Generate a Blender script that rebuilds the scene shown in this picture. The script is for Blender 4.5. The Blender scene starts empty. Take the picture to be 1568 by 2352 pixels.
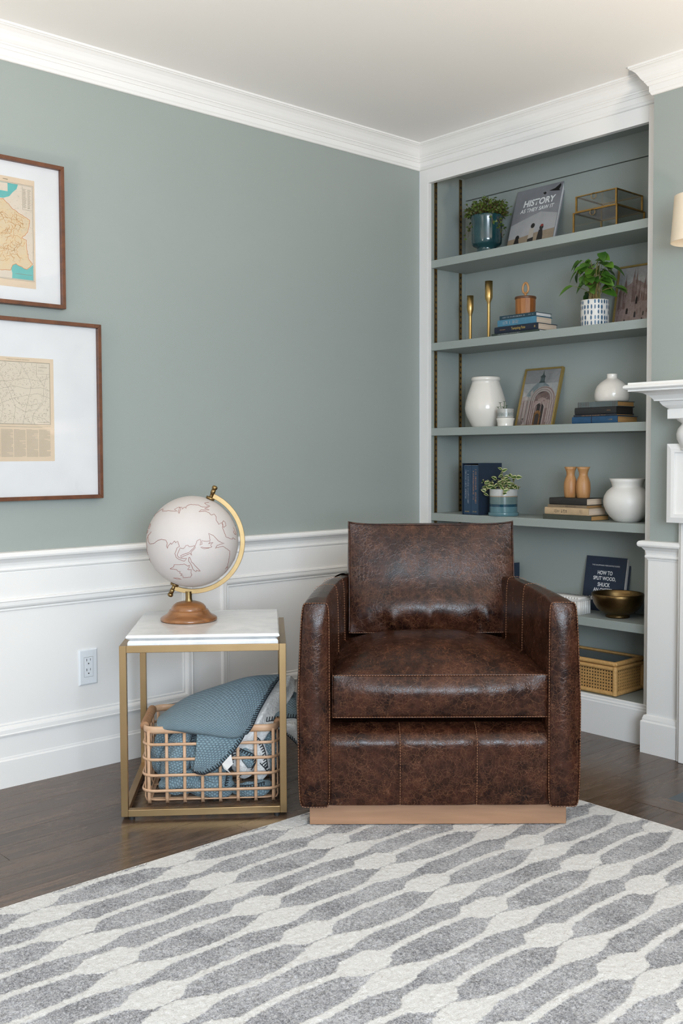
import bpy, math, random
import numpy as np
from mathutils import Vector, Matrix
random.seed(7)
np.random.seed(7)
PI = math.pi
scene = bpy.context.scene
col = scene.collection

# ------------------------------------------------------------------ camera
YAW = math.radians(48.0772)
cam_d = bpy.data.cameras.new('camera')
cam_d.sensor_fit = 'VERTICAL'
cam_d.sensor_height = 36.0
cam_d.lens = 2320.34 * 36.0 / 2352.0
cam_d.shift_y = -26.75 / 2352.0
cam_d.clip_start = 0.05
cam = bpy.data.objects.new('camera', cam_d)
col.objects.link(cam)
cam.matrix_world = (Matrix.Translation((3.1591, -3.3111, 1.0761)) @ Matrix.Rotation(YAW, 4, 'Z')
                    @ Matrix.Rotation(math.radians(90 - 2.5273), 4, 'X') @ Matrix.Rotation(math.radians(-0.213), 4, 'Z'))
scene.camera = cam

# ------------------------------------------------------------------ world, lights, exposure
world = bpy.data.worlds.new('world')
scene.world = world
world.use_nodes = True
world.node_tree.nodes['Background'].inputs[0].default_value = (0.62, 0.78, 1.0, 1)
world.node_tree.nodes['Background'].inputs[1].default_value = 1.0


def area(name, loc, target, sx, sy, power, color):
    d = bpy.data.lights.new(name, 'AREA')
    d.shape = 'RECTANGLE'
    d.size, d.size_y = sx, sy
    d.energy = power
    d.color = color
    o = bpy.data.objects.new(name, d)
    col.objects.link(o)
    o.location = loc
    o.rotation_euler = (Vector(target) - Vector(loc)).to_track_quat('-Z', 'Y').to_euler()
    return o


# daylight entering by the window behind the camera; added warm fill at an invented rear opening
area('daylight_window_side', (5.16, -3.95, 1.45), (0.0, -3.5, 1.0), 2.2, 1.60, 178, (0.77, 0.885, 1.0))
area('rear_warm_fill', (1.15, -5.16, 1.25), (1.15, 0.0, 1.25), 1.3, 2.0, 9, (1.0, 0.78, 0.56))
# two unseen warm uplights added to brighten the ceiling, left and right of the viewer
for lx, ly, en in ((0.95, -4.0, 135), (3.7, -0.85, 250)):
    d = bpy.data.lights.new('ceiling_fill_uplight', 'SPOT')
    d.energy = en
    d.color = (1.0, 0.83, 0.66)
    d.spot_size = math.radians(160)
    d.spot_blend = 0.7
    d.shadow_soft_size = 0.12
    o = bpy.data.objects.new('ceiling_fill_uplight', d)
    col.objects.link(o)
    o.location = (lx, ly, 0.75)
    o.rotation_euler = (PI, 0, 0)
scene.view_settings.view_transform = 'Standard'
scene.view_settings.look = 'None'
scene.view_settings.gamma = 1.0
scene.view_settings.use_curve_mapping = False
scene.view_settings.exposure = 0.32
scene.cycles.max_bounces = 7
scene.cycles.diffuse_bounces = 4
scene.cycles.glossy_bounces = 3
scene.cycles.transmission_bounces = 4
scene.cycles.caustics_reflective = False
scene.cycles.caustics_refractive = False


# ------------------------------------------------------------------ helpers
class MB:
    def __init__(self):
        self.v, self.f, self.m, self.s = [], [], [], []

    def add(self, vs, fs, mi=0, sm=False):
        b = len(self.v)
        self.v += [tuple(p) for p in vs]
        for f in fs:
            self.f.append(tuple(b + i for i in f))
            self.m.append(mi)
            self.s.append(sm)
        return self

    def box(self, x0, y0, z0, x1, y1, z1, mi=0):
        vs = [(x0, y0, z0), (x1, y0, z0), (x1, y1, z0), (x0, y1, z0), (x0, y0, z1), (x1, y0, z1), (x1, y1, z1), (x0, y1, z1)]
        return self.add(vs, [(0, 3, 2, 1), (4, 5, 6, 7), (0, 1, 5, 4), (1, 2, 6, 5), (2, 3, 7, 6), (3, 0, 4, 7)], mi)

    def lathe(self, prof, n=40, mi=0, c=(0, 0, 0), sm=True, cap=True):
        vs = []
        for r, z in prof:
            for i in range(n):
                a = 2 * PI * i / n
                vs.append((c[0] + r * math.cos(a), c[1] + r * math.sin(a), c[2] + z))
        fs = []
        for k in range(len(prof) - 1):
            for i in range(n):
                j = (i + 1) % n
                fs.append((k * n + i, k * n + j, (k + 1) * n + j, (k + 1) * n + i))
        self.add(vs, fs, mi, sm)
        if cap:
            if prof[0][0] > 1e-5:
                self.add(vs[:n], [tuple(reversed(range(n)))], mi)
            if prof[-1][0] > 1e-5:
                self.add(vs[-n:], [tuple(range(n))], mi)
        return self

    def tube(self, pts, r, n=8, closed=False, mi=0, flat=None, up=(0, 0, 1), caps=True):
        """sweep a circle (or an ellipse: flat=(width, thickness) with width along the binormal)"""
        P = [Vector(p) for p in pts]
        N = len(P)
        R = r if isinstance(r, (list, tuple)) else [r] * N
        rings = []
        prev = None
        for i in range(N):
            if closed:
                t = P[(i + 1) % N] - P[i - 1]
            else:
                t = P[min(i + 1, N - 1)] - P[max(i - 1, 0)]
            if t.length < 1e-9:
                t = Vector((0, 0, 1))
            t.normalize()
            if flat is not None or prev is None:
                u = Vector(up)
                if abs(u.dot(t)) > 0.97:
                    u = Vector((1, 0, 0)) if abs(t.x) < 0.9 else Vector((0, 1, 0))
                a = (u - t * u.dot(t)).normalized()
            else:
                a = prev - t * prev.dot(t)
                if a.length < 1e-6:
                    a = t.orthogonal()
                a.normalize()
            prev = a
            b = t.cross(a)
            ring = []
            for k in range(n):
                an = 2 * PI * (k + 0.5) / n
                if flat is not None:
                    ca, sa = math.cos(an), math.sin(an)
                    if n == 4:
                        ca, sa = math.copysign(1, ca), math.copysign(1, sa)
                    ring.append(P[i] + a * (ca * flat[0] / 2) + b * (sa * flat[1] / 2))
                else:
                    ring.append(P[i] + a * math.cos(an) * R[i] + b * math.sin(an) * R[i])
            rings.append(ring)
        vs = [p for rg in rings for p in rg]
        fs = []
        M = N if closed else N - 1
        for i in range(M):
            i2 = (i + 1) % N
            for k in range(n):
                k2 = (k + 1) % n
                fs.append((i * n + k, i * n + k2, i2 * n + k2, i2 * n + k))
        if not closed and caps:
            fs.append(tuple(reversed(range(n))))
            fs.append(tuple((N - 1) * n + k for k in range(n)))
        return self.add(vs, fs, mi, n > 4)

    def grid(self, fn, ns, nt, mi=0, sm=True, flip=False):
        vs = [fn(i / ns, j / nt) for j in range(nt + 1) for i in range(ns + 1)]
        fs = []
        for j in range(nt):
            for i in range(ns):
                a = j * (ns + 1) + i
                q = (a, a + 1, a + ns + 2, a + ns + 1)
                fs.append(tuple(reversed(q)) if flip else q)
        return self.add(vs, fs, mi, sm)

    def sweep(self, path, prof, mi=0, closed=False, tr=None, sm=False):
        """sweep profile (out, z) along a plan path; out goes to the right of travel; mitred corners"""
        P = [Vector((p[0], p[1])) for p in path]
        N = len(P)
        rows = []
        for i in range(N):
            d0 = (P[i] - P[i - 1]).normalized() if (i > 0 or closed) else None
            d1 = (P[(i + 1) % N] - P[i]).normalized() if (i < N - 1 or closed) else None
            if d0 is None:
                d0 = d1
            if d1 is None:
                d1 = d0
            n0 = Vector((d0.y, -d0.x))
            n1 = Vector((d1.y, -d1.x))
            m = (n0 + n1)
            m = m / max(1e-6, (1 + n0.dot(n1)))
            rows.append([(P[i].x + m.x * o, P[i].y + m.y * o, z) for o, z in prof])
        k = len(prof)
        vs = [tr(p) if tr else p for r_ in rows for p in r_]
        fs = []
        for i in range(N if closed else N - 1):
            i2 = (i + 1) % N
            for j in range(k - 1):
                fs.append((i * k + j, i2 * k + j, i2 * k + j + 1, i * k + j + 1))
        if not closed:
            fs.append(tuple(range(k)))
            fs.append(tuple((N - 1) * k + j for j in reversed(range(k))))
        return self.add(vs, fs, mi, sm)

    def prism(self, poly, z0, z1, mi=0, tr=None):
        n = len(poly)
        vs = [(x, y, z0) for x, y in poly] + [(x, y, z1) for x, y in poly]
        if tr:
            vs = [tr(p) for p in vs]
        fs = [tuple(reversed(range(n))), tuple(range(n, 2 * n))]
        for i in range(n):
            j = (i + 1) % n
            fs.append((i, j, n + j, n + i))
        return self.add(vs, fs, mi)

    def build(self, name, mats, parent=None, loc=None, rot=None, bevel=0, seg=2, fixn=True):
        me = bpy.data.meshes.new(name)
        me.from_pydata(self.v, [], self.f)
        mats = mats if isinstance(mats, (list, tuple)) else [mats]
        for m in mats:
            me.materials.append(m)
        me.polygons.foreach_set('material_index', self.m)
        me.polygons.foreach_set('use_smooth', self.s)
        me.update()
        if fixn:
            import bmesh
            bm = bmesh.new()
            bm.from_mesh(me)
            bmesh.ops.recalc_face_normals(bm, faces=bm.faces)
            bm.to_mesh(me)
            bm.free()
        o = bpy.data.objects.new(name, me)
        col.objects.link(o)
        if parent is not None:
            o.parent = parent
        if loc is not None:
            o.location = loc
        if rot is not None:
            o.rotation_euler = rot
        if bevel:
            md = o.modifiers.new('bevel', 'BEVEL')
            md.width = bevel
            md.segments = seg
            md.limit_method = 'ANGLE'
        return o


def tag(o, label, cat=None, group=None, kind=None):
    if label:
        o['label'] = label
    if cat:
        o['category'] = cat
    if group:
        o['group'] = group
    if kind:
        o['kind'] = kind
    return o


def struct(o, label=None):
    o['kind'] = 'structure'
    if label:
        o['label'] = label
    return o


def thing(name, label, cat, loc=(0, 0, 0), rz=0, group=None):
    o = bpy.data.objects.new(name, None)
    o.empty_display_size = 0.05
    col.objects.link(o)
    o.location = loc
    o.rotation_euler = (0, 0, rz)
    return tag(o, label, cat, group)


def share(src, name, parent, loc=(0, 0, 0), rot=(0, 0, 0), scale=(1, 1, 1)):
    o = bpy.data.objects.new(name, src.data)
    col.objects.link(o)
    o.parent = parent
    o.location, o.rotation_euler, o.scale = loc, rot, scale
    return o


def text_obj(s, mat_, parent, width=None, height=None, mtx=None, name='lettering', shear=0.0, spacing=1.0, z=0.0, bold=0.0):
    """flat lettering; mesh lies in local XY (x to the right, y up), centred on the origin, then moved by mtx"""
    cu = bpy.data.curves.new('txt', 'FONT')
    cu.body = s
    cu.align_x, cu.align_y = 'CENTER', 'CENTER'
    cu.resolution_u = 3
    cu.shear = shear
    cu.offset = bold
    cu.space_character = spacing
    to = bpy.data.objects.new('txt', cu)
    me = bpy.data.meshes.new_from_object(to)
    bpy.data.objects.remove(to)
    n = len(me.vertices)
    co = np.empty(n * 3)
    me.vertices.foreach_get('co', co)
    co = co.reshape(-1, 3)
    mn, mx = co.min(0), co.max(0)
    w, h = mx[0] - mn[0], mx[1] - mn[1]
    sx = width / w if width else None
    sy = height / h if height else None
    sx = sx or sy
    sy = sy or sx
    co[:, 0] = (co[:, 0] - (mn[0] + mx[0]) / 2) * sx
    co[:, 1] = (co[:, 1] - (mn[1] + mx[1]) / 2) * sy
    co[:, 2] = z
    me.vertices.foreach_set('co', co.ravel())
    if mtx is not None:
        me.transform(mtx)
    me.materials.clear()
    me.materials.append(mat_)
    me.name = name
    o = bpy.data.objects.new(name, me)
    col.objects.link(o)
    o.parent = parent
    return o



def marks_obj(mat_, parent, width, height, mtx, seed=0, name='spine_lettering', fill=0.62):
    """print too small to read: a row of short strokes"""
    rr_ = random.Random(seed)
    mb = MB()
    x = -width / 2
    unit = max(0.0012, height * 0.55)
    while x < width / 2 - unit * 0.5:
        w_ = unit * rr_.uniform(0.5, 0.9)
        if rr_.random() < 0.14:
            x += unit
            continue
        k_ = rr_.choice((0, 1, 2))
        h0, h1 = -height / 2 * rr_.uniform(0.7, 1.0), height / 2 * rr_.uniform(0.7, 1.0)
        t_ = unit * 0.28
        mb.add([(x, h0, 0), (x + t_, h0, 0), (x + t_, h1, 0), (x, h1, 0)], [(0, 1, 2, 3)])
        if k_ > 0:
            yy = h1 - t_ if k_ == 1 else (h0 + h1) / 2
            mb.add([(x, yy, 0), (x + w_, yy, 0), (x + w_, yy + t_, 0), (x, yy + t_, 0)], [(0, 1, 2, 3)])
        if k_ == 2:
            mb.add([(x + w_ - t_, h0, 0), (x + w_, h0, 0), (x + w_, h1, 0), (x + w_ - t_, h1, 0)], [(0, 1, 2, 3)])
        x += unit
    mb.v = [tuple(mtx @ Vector(v)) for v in mb.v]
    return mb.build(name, mat_, parent, fixn=False)


def T(x, y, z):
    return Matrix.Translation((x, y, z))


def RX(d):
    return Matrix.Rotation(math.radians(d), 4, 'X')


def RY(d):
    return Matrix.Rotation(math.radians(d), 4, 'Y')


def RZ(d):
    return Matrix.Rotation(math.radians(d), 4, 'Z')


def cr(p, u):
    """Catmull-Rom through the list p, u in 0..1"""
    n = len(p) - 1
    x = min(max(u, 0), 1) * n
    i = min(int(x), n - 1)
    t = x - i
    p1, p2 = Vector(p[i]), Vector(p[i + 1])
    p0 = Vector(p[i - 1]) if i > 0 else p1 * 2 - p2
    p3 = Vector(p[i + 2]) if i + 2 <= n else p2 * 2 - p1
    return 0.5 * ((2 * p1) + (p2 - p0) * t + (2 * p0 - 5 * p1 + 4 * p2 - p3) * t * t + (3 * p1 - p0 - 3 * p2 + p3) * t ** 3)


def curve_pts(p, n):
    return [cr(p, i / n) for i in range(n + 1)]


# ------------------------------------------------------------------ materials
def new_mat(name):
    m = bpy.data.materials.new(name)
    m.use_nodes = True
    nt = m.node_tree
    return m, nt, nt.nodes['Principled BSDF']


class NT:
    def __init__(self, nt):
        self.t = nt

    def n(self, typ, **kw):
        nd = self.t.nodes.new(typ)
        for k, v in kw.items():
            if k.startswith('i_'):
                key = k[2:]
                key = int(key) if key.isdigit() else key.replace('_', ' ')
                self.put(nd.inputs[key], v)
            else:
                setattr(nd, k, v)
        return nd

    def put(self, sock, v):
        if hasattr(v, 'is_linked') or hasattr(v, 'links'):
            self.t.links.new(v, sock)
        else:
            sock.default_value = v

    def math(self, op, a, b=None, c=None, clamp=False):
        nd = self.t.nodes.new('ShaderNodeMath')
        nd.operation = op
        nd.use_clamp = clamp
        for i, v in enumerate((a, b, c)):
            if v is not None:
                self.put(nd.inputs[i], v)
        return nd.outputs[0]

    def mix(self, f, a, b, bt='MIX'):
        nd = self.t.nodes.new('ShaderNodeMix')
        nd.data_type = 'RGBA'
        nd.blend_type = bt
        self.put(nd.inputs[0], f)
        self.put(nd.inputs[6], a if not isinstance(a, tuple) else (*a[:3], 1))
        self.put(nd.inputs[7], b if not isinstance(b, tuple) else (*b[:3], 1))
        return nd.outputs[2]

    def rng(self, v, a, b, c=0.0, d=1.0, smooth=False):
        nd = self.t.nodes.new('ShaderNodeMapRange')
        if smooth:
            nd.interpolation_type = 'SMOOTHSTEP'
        self.put(nd.inputs[0], v)
        for i, q in enumerate((a, b, c, d)):
            self.put(nd.inputs[i + 1], q)
        return nd.outputs[0]

    def coords(self, scale=(1, 1, 1), kind='Object', loc=(0, 0, 0), rot=(0, 0, 0)):
        tc = self.t.nodes.new('ShaderNodeTexCoord')
        mp = self.t.nodes.new('ShaderNodeMapping')
        mp.inputs['Scale'].default_value = scale
        mp.inputs['Location'].default_value = loc
        mp.inputs['Rotation'].default_value = rot
        self.t.links.new(tc.outputs[kind], mp.inputs[0])
        return mp.outputs[0]

    def noise(self, vec, scale=5, detail=3, rough=0.5, dist=0.0):
        nd = self.t.nodes.new('ShaderNodeTexNoise')
        if vec is not None:
            self.t.links.new(vec, nd.inputs['Vector'])
        nd.inputs['Scale'].default_value = scale
        nd.inputs['Detail'].default_value = detail
        nd.inputs['Roughness'].default_value = rough
        nd.inputs['Distortion'].default_value = dist
        return nd

    def bump(self, h, strength=0.3, dist=0.002, normal=None):
        nd = self.t.nodes.new('ShaderNodeBump')
        nd.inputs['Strength'].default_value = strength
        nd.inputs['Distance'].default_value = dist
        self.put(nd.inputs['Height'], h)
        if normal is not None:
            self.t.links.new(normal, nd.inputs['Normal'])
        return nd.outputs[0]


def S(r, g, b):
    """sRGB 0-255 -> linear"""
    def c(v):
        v /= 255
        return v / 12.92 if v <= 0.04045 else ((v + 0.055) / 1.055) ** 2.4
    return (c(r), c(g), c(b))


def plain(name, c, rough=0.5, metal=0.0, c2=None, nscale=8, bump=0.0, bscale=60, spec=0.5, coat=0.0, stretch=(1, 1, 1), sheen=0.0, bdist=0.002):
    m, nt, b = new_mat(name)
    N = NT(nt)
    b.inputs['Roughness'].default_value = rough
    b.inputs['Metallic'].default_value = metal
    b.inputs['Specular IOR Level'].default_value = spec
    b.inputs['Coat Weight'].default_value = coat
    b.inputs['Coat Roughness'].default_value = 0.1
    if sheen:
        b.inputs['Sheen Weight'].default_value = sheen
    v = N.coords(stretch)
    ns = N.noise(v, nscale, 4, 0.55)
    c2 = c2 or tuple(x * 0.93 for x in c)
    N.put(b.inputs['Base Color'], N.mix(N.rng(ns.outputs[0], 0.3, 0.7), c, c2))
    if bump:
        nb = N.noise(v, bscale, 3, 0.6)
        N.put(b.inputs['Normal'], N.bump(nb.outputs[0], bump, bdist))
    return m


def wood(name, c1, c2, rough=0.4, axis='z', scale=30, coat=0.0, rings=0.5):
    m, nt, b = new_mat(name)
    N = NT(nt)
    st = {'x': (0.08, 1, 1), 'y': (1, 0.08, 1), 'z': (1, 1, 0.08)}[axis]
    v = N.coords(st)
    n1 = N.noise(v, scale, 5, 0.6, 0.6)
    n2 = N.noise(v, scale * 5, 3, 0.6)
    f = N.math('ADD', N.math('MULTIPLY', n1.outputs[0], 0.75), N.math('MULTIPLY', n2.outputs[0], 0.25))
    N.put(b.inputs['Base Color'], N.mix(N.rng(f, 0.36, 0.64), c1, c2))
    b.inputs['Roughness'].default_value = rough
    b.inputs['Coat Weight'].default_value = coat
    N.put(b.inputs['Normal'], N.bump(n2.outputs[0], 0.08, 0.001))
    return m


M = {}
M['green'] = plain('sage_green_paint', (0.305, 0.337, 0.316), 0.55, c2=(0.295, 0.327, 0.306), nscale=2, bump=0.03, bscale=220)
M['white'] = plain('white_trim_paint', (0.80, 0.785, 0.765), 0.33, c2=(0.78, 0.765, 0.745), nscale=3)
M['ceiling'] = plain('ceiling_paint', (0.86, 0.85, 0.835), 0.6, c2=(0.85, 0.84, 0.825), nscale=2)
M['leather_thread'] = plain('tan_thread', (0.34, 0.155, 0.075), 0.6)
M['walnut'] = wood('walnut_frame_wood', (0.16, 0.055, 0.022), (0.085, 0.028, 0.012), 0.4, 'z', 22)
M['matboard'] = plain('white_mat_board', (0.80, 0.79, 0.79), 0.8)
M['paper'] = plain('aged_paper', (0.74, 0.58, 0.42), 0.85, c2=(0.70, 0.54, 0.38), nscale=14)
M['paper_map'] = plain('map_paper', (0.70, 0.60, 0.48), 0.85, c2=(0.67, 0.57, 0.45), nscale=25)
M['sea'] = plain('map_sea_ink', (0.10, 0.42, 0.40), 0.85, c2=(0.12, 0.45, 0.42), nscale=30)
M['land_tan'] = plain('map_land_ink', (0.70, 0.52, 0.30), 0.85, c2=(0.66, 0.53, 0.35), nscale=40)
M['ink_orange'] = plain('map_orange_ink', (0.72, 0.24, 0.06), 0.85)
M['ink_lightorange'] = plain('map_light_orange_ink', (0.66, 0.34, 0.12), 0.85)
M['ink_brown'] = plain('map_brown_ink', (0.25, 0.20, 0.13), 0.85)
M['ink_grey'] = plain('map_grey_ink', (0.42, 0.36, 0.28), 0.85)
M['brass'] = plain('aged_brass', (0.40, 0.265, 0.135), 0.36, 1.0, c2=(0.34, 0.225, 0.11), nscale=6)
M['brass_globe'] = plain('hammered_brass', (0.54, 0.38, 0.19), 0.42, 1.0, c2=(0.46, 0.31, 0.15), nscale=25, bump=0.1, bscale=90)
M['brass_dark'] = plain('dark_brass', (0.20, 0.13, 0.06), 0.3, 1.0, c2=(0.28, 0.19, 0.08), nscale=40)
M['brass_bright'] = plain('satin_brass', (0.55, 0.37, 0.14), 0.32, 1.0)
M['brass_box'] = plain('brass_edging', (0.42, 0.25, 0.07), 0.35, 1.0, c2=(0.28, 0.16, 0.05), nscale=60)
M['globe'] = plain('globe_paper', (0.55, 0.51, 0.49), 0.6, c2=(0.53, 0.485, 0.465), nscale=5)
M['coast'] = plain('copper_coast_ink', (0.28, 0.10, 0.07), 0.6)
M['globe_wood'] = wood('mango_wood', (0.34, 0.145, 0.048), (0.15, 0.055, 0.017), 0.32, 'x', 26, 0.3)
M['base_wood'] = wood('chair_base_wood', (0.36, 0.20, 0.115), (0.24, 0.125, 0.068), 0.5, 'x', 16)
M['teak'] = wood('teak_wood', (0.36, 0.14, 0.035), (0.20, 0.065, 0.015), 0.4, 'z', 40)
M['teak_light'] = wood('light_turned_wood', (0.50, 0.27, 0.11), (0.36, 0.16, 0.055), 0.45, 'z', 26)
M['teak_dark'] = wood('dark_wood_lid', (0.13, 0.055, 0.02), (0.08, 0.03, 0.012), 0.4, 'x', 30)
M['rattan'] = plain('natural_rattan', (0.62, 0.40, 0.255), 0.45, c2=(0.52, 0.30, 0.17), nscale=18)
M['rattan_wrap'] = plain('rattan_wrapping', (0.42, 0.23, 0.12), 0.6, c2=(0.30, 0.15, 0.07), nscale=60, bump=0.5, bscale=200)
M['cane'] = plain('woven_cane', (0.56, 0.33, 0.12), 0.5, c2=(0.46, 0.25, 0.08), nscale=60)
M['cane_wrap'] = plain('cane_binding', (0.60, 0.36, 0.14), 0.45, c2=(0.46, 0.25, 0.08), nscale=90)
M['dark'] = plain('dark_void', (0.018, 0.014, 0.011), 0.8)
M['black'] = plain('black_rubber', (0.012, 0.012, 0.012), 0.6)
M['plate'] = plain('outlet_plastic', (0.74, 0.77, 0.80), 0.25)
M['slot'] = plain('outlet_slot', (0.05, 0.05, 0.05), 0.7)
M['yarn'] = plain('black_yarn', (0.012, 0.016, 0.022), 0.85)
M['cer_white'] = plain('white_glaze', (0.74, 0.70, 0.65), 0.16, c2=(0.70, 0.66, 0.60), nscale=9, coat=0.3)
M['cer_matte'] = plain('matte_white_ceramic', (0.72, 0.69, 0.65), 0.45, c2=(0.70, 0.67, 0.62), nscale=6)
M['cer_teal'] = plain('teal_glaze', (0.006, 0.034, 0.042), 0.14, c2=(0.012, 0.055, 0.062), nscale=20, coat=0.6, bump=0.1, bscale=30)
M['soil'] = plain('potting_soil', (0.03, 0.02, 0.013), 0.95, bump=0.8, bscale=150)
M['bronze'] = plain('hammered_bronze', (0.105, 0.062, 0.024), 0.36, 1.0, c2=(0.19, 0.12, 0.05), nscale=16, bump=0.25, bscale=45)
M['slate'] = plain('hearth_slate', (0.055, 0.075, 0.085), 0.45, c2=(0.075, 0.095, 0.105), nscale=14, bump=0.2)
M['shade'] = plain('linen_lamp_shade', (0.80, 0.68, 0.52), 0.8, c2=(0.77, 0.65, 0.49), nscale=60)
M['stem'] = plain('green_stem', (0.16, 0.22, 0.05), 0.6, c2=(0.30, 0.16, 0.06), nscale=20)
M['page'] = plain('page_block', (0.72, 0.58, 0.45), 0.9, c2=(0.60, 0.46, 0.34), nscale=4, stretch=(1, 1, 120))
M['page_old'] = plain('old_page_block', (0.50, 0.28, 0.10), 0.9, c2=(0.38, 0.20, 0.07), nscale=4, stretch=(1, 1, 120))
M['page_white'] = plain('white_page_block', (0.74, 0.72, 0.70), 0.9, c2=(0.66, 0.64, 0.62), nscale=4, stretch=(1, 1, 120))
M['txt_white'] = plain('white_lettering', (0.78, 0.78, 0.78), 0.7)
M['txt_gold'] = plain('gold_lettering', (0.55, 0.38, 0.10), 0.5)
M['txt_dark'] = plain('dark_lettering', (0.08, 0.055, 0.04), 0.7)
M['txt_copper'] = plain('copper_lettering', (0.42, 0.22, 0.11), 0.5)
M['txt_silver'] = plain('silver_lettering', (0.34, 0.36, 0.38), 0.5)
M['gold_frame'] = plain('gold_picture_frame', (0.42, 0.30, 0.10), 0.42, 0.6, c2=(0.36, 0.25, 0.08), nscale=30)


def cover(name, c, rough=0.55):
    return plain(name, c, rough, c2=tuple(x * 0.8 for x in c), nscale=40, bump=0.12, bscale=500)


def glass_mat(name='clear_glass', tint=(0.965, 0.978, 0.97), k=0.6):
    m, nt, b = new_mat(name)
    N = NT(nt)
    tr = N.n('ShaderNodeBsdfTransparent')
    tr.inputs[0].default_value = (*tint, 1)
    gl = N.n('ShaderNodeBsdfGlossy')
    gl.inputs['Roughness'].default_value = 0.02
    fr = N.n('ShaderNodeFresnel')
    fr.inputs[0].default_value = 1.5
    mx = N.n('ShaderNodeMixShader')
    nt.links.new(N.math('MULTIPLY', fr.outputs[0], k), mx.inputs[0])
    nt.links.new(tr.outputs[0], mx.inputs[1])
    nt.links.new(gl.outputs[0], mx.inputs[2])
    nt.links.new(mx.outputs[0], nt.nodes['Material Output'].inputs[0])
    return m


M['glass'] = glass_mat()
M['glazing'] = glass_mat('picture_glazing', (0.995, 0.995, 0.995), 0.45)


def leather_mat():
    m, nt, b = new_mat('distressed_brown_leather')
    N = NT(nt)
    v = N.coords((1, 1, 1))
    big = N.noise(v, 11, 5, 0.62)
    mid = N.noise(v, 45, 4, 0.6)
    # crackle: edges of warped voronoi cells at two scales, one drawn out sideways
    wn = N.noise(v, 34, 3, 0.6)
    lines = []
    for sc, wd, st3 in ((24, 0.020, (1.0, 1.0, 1.5)), (46, 0.030, (1.6, 1.6, 1.0)), (80, 0.045, (1, 1, 1))):
        add = N.n('ShaderNodeVectorMath', operation='MULTIPLY_ADD')
        nt.links.new(wn.outputs['Color'], add.inputs[0])
        add.inputs[1].default_value = (0.028, 0.028, 0.028)
        nt.links.new(N.coords(st3), add.inputs[2])
        vo = N.n('ShaderNodeTexVoronoi', feature='DISTANCE_TO_EDGE')
        nt.links.new(add.outputs[0], vo.inputs['Vector'])
        vo.inputs['Scale'].default_value = sc
        lines.append(N.rng(vo.outputs['Distance'], 0.0, wd, 1.0, 0.0))
    msk = N.rng(N.noise(v, 8, 3, 0.6).outputs[0], 0.36, 0.58)
    msk2 = N.rng(N.noise(v, 14, 3, 0.6).outputs[0], 0.40, 0.60)
    msk3 = N.rng(N.noise(v, 21, 3, 0.6).outputs[0], 0.42, 0.60)
    l = N.math('MAXIMUM', N.math('MULTIPLY', lines[0], msk), N.math('MULTIPLY', lines[1], msk2))
    l = N.math('MAXIMUM', l, N.math('MULTIPLY', lines[2], msk3))
    base = N.mix(N.rng(big.outputs[0], 0.36, 0.66), (0.011, 0.0037, 0.0026), (0.042, 0.0145, 0.0083))
    base = N.mix(N.math('MULTIPLY', N.rng(mid.outputs[0], 0.45, 0.75), 0.45), base, (0.088, 0.033, 0.016))
    N.put(b.inputs['Base Color'], N.mix(N.math('MULTIPLY', l, 0.42), base, (0.23, 0.10, 0.048)))
    N.put(b.inputs['Roughness'], N.rng(mid.outputs[0], 0.3, 0.7, 0.18, 0.28))
    b.inputs['Specular IOR Level'].default_value = 0.27
    fine = N.n('ShaderNodeTexVoronoi')
    nt.links.new(v, fine.inputs['Vector'])
    fine.inputs['Scale'].default_value = 420
    h = N.math('ADD', N.math('MULTIPLY', fine.outputs['Distance'], 0.25), N.math('MULTIPLY', l, -0.6))
    h = N.math('ADD', h, N.math('MULTIPLY', mid.outputs[0], 0.6))
    N.put(b.inputs['Normal'], N.bump(h, 0.16, 0.004))
    return m


M['leather'] = leather_mat()


def floor_mat():
    m, nt, b = new_mat('dark_oak_planks')
    N = NT(nt)
    oi = N.n('ShaderNodeObjectInfo')
    tc = N.n('ShaderNodeTexCoord')
    off = N.n('ShaderNodeVectorMath', operation='MULTIPLY_ADD')
    comb = N.n('ShaderNodeCombineXYZ')
    for i in range(3):
        nt.links.new(oi.outputs['Random'], comb.inputs[i])
    nt.links.new(comb.outputs[0], off.inputs[0])
    off.inputs[1].default_value = (7, 13, 3)
    nt.links.new(tc.outputs['Object'], off.inputs[2])
    mp = N.n('ShaderNodeMapping')
    mp.inputs['Scale'].default_value = (1, 0.07, 1)
    nt.links.new(off.outputs[0], mp.inputs[0])
    g1 = N.noise(mp.outputs[0], 38, 5, 0.62, 1.2)
    g2 = N.noise(mp.outputs[0], 190, 4, 0.6)
    f = N.math('ADD', N.math('MULTIPLY', g1.outputs[0], 0.65), N.math('MULTIPLY', g2.outputs[0], 0.35))
    c = N.mix(N.rng(f, 0.34, 0.64), (0.036, 0.021, 0.013), (0.125, 0.080, 0.054))
    c = N.mix(N.rng(g2.outputs[0], 0.60, 0.72, 0.0, 0.55), c, (0.018, 0.010, 0.006))
    tint = N.rng(oi.outputs['Random'], 0, 1, 0.78, 1.18)
    cc = N.n('ShaderNodeVectorMath', operation='SCALE')
    nt.links.new(c, cc.inputs[0])
    nt.links.new(tint, cc.inputs['Scale'])
    nt.links.new(cc.outputs[0], b.inputs['Base Color'])
    N.put(b.inputs['Roughness'], N.rng(g1.outputs[0], 0.3, 0.7, 0.20, 0.32))
    b.inputs['Specular IOR Level'].default_value = 0.5
    N.put(b.inputs['Normal'], N.bump(f, 0.12, 0.0015))
    return m


M['floor'] = floor_mat()


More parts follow.
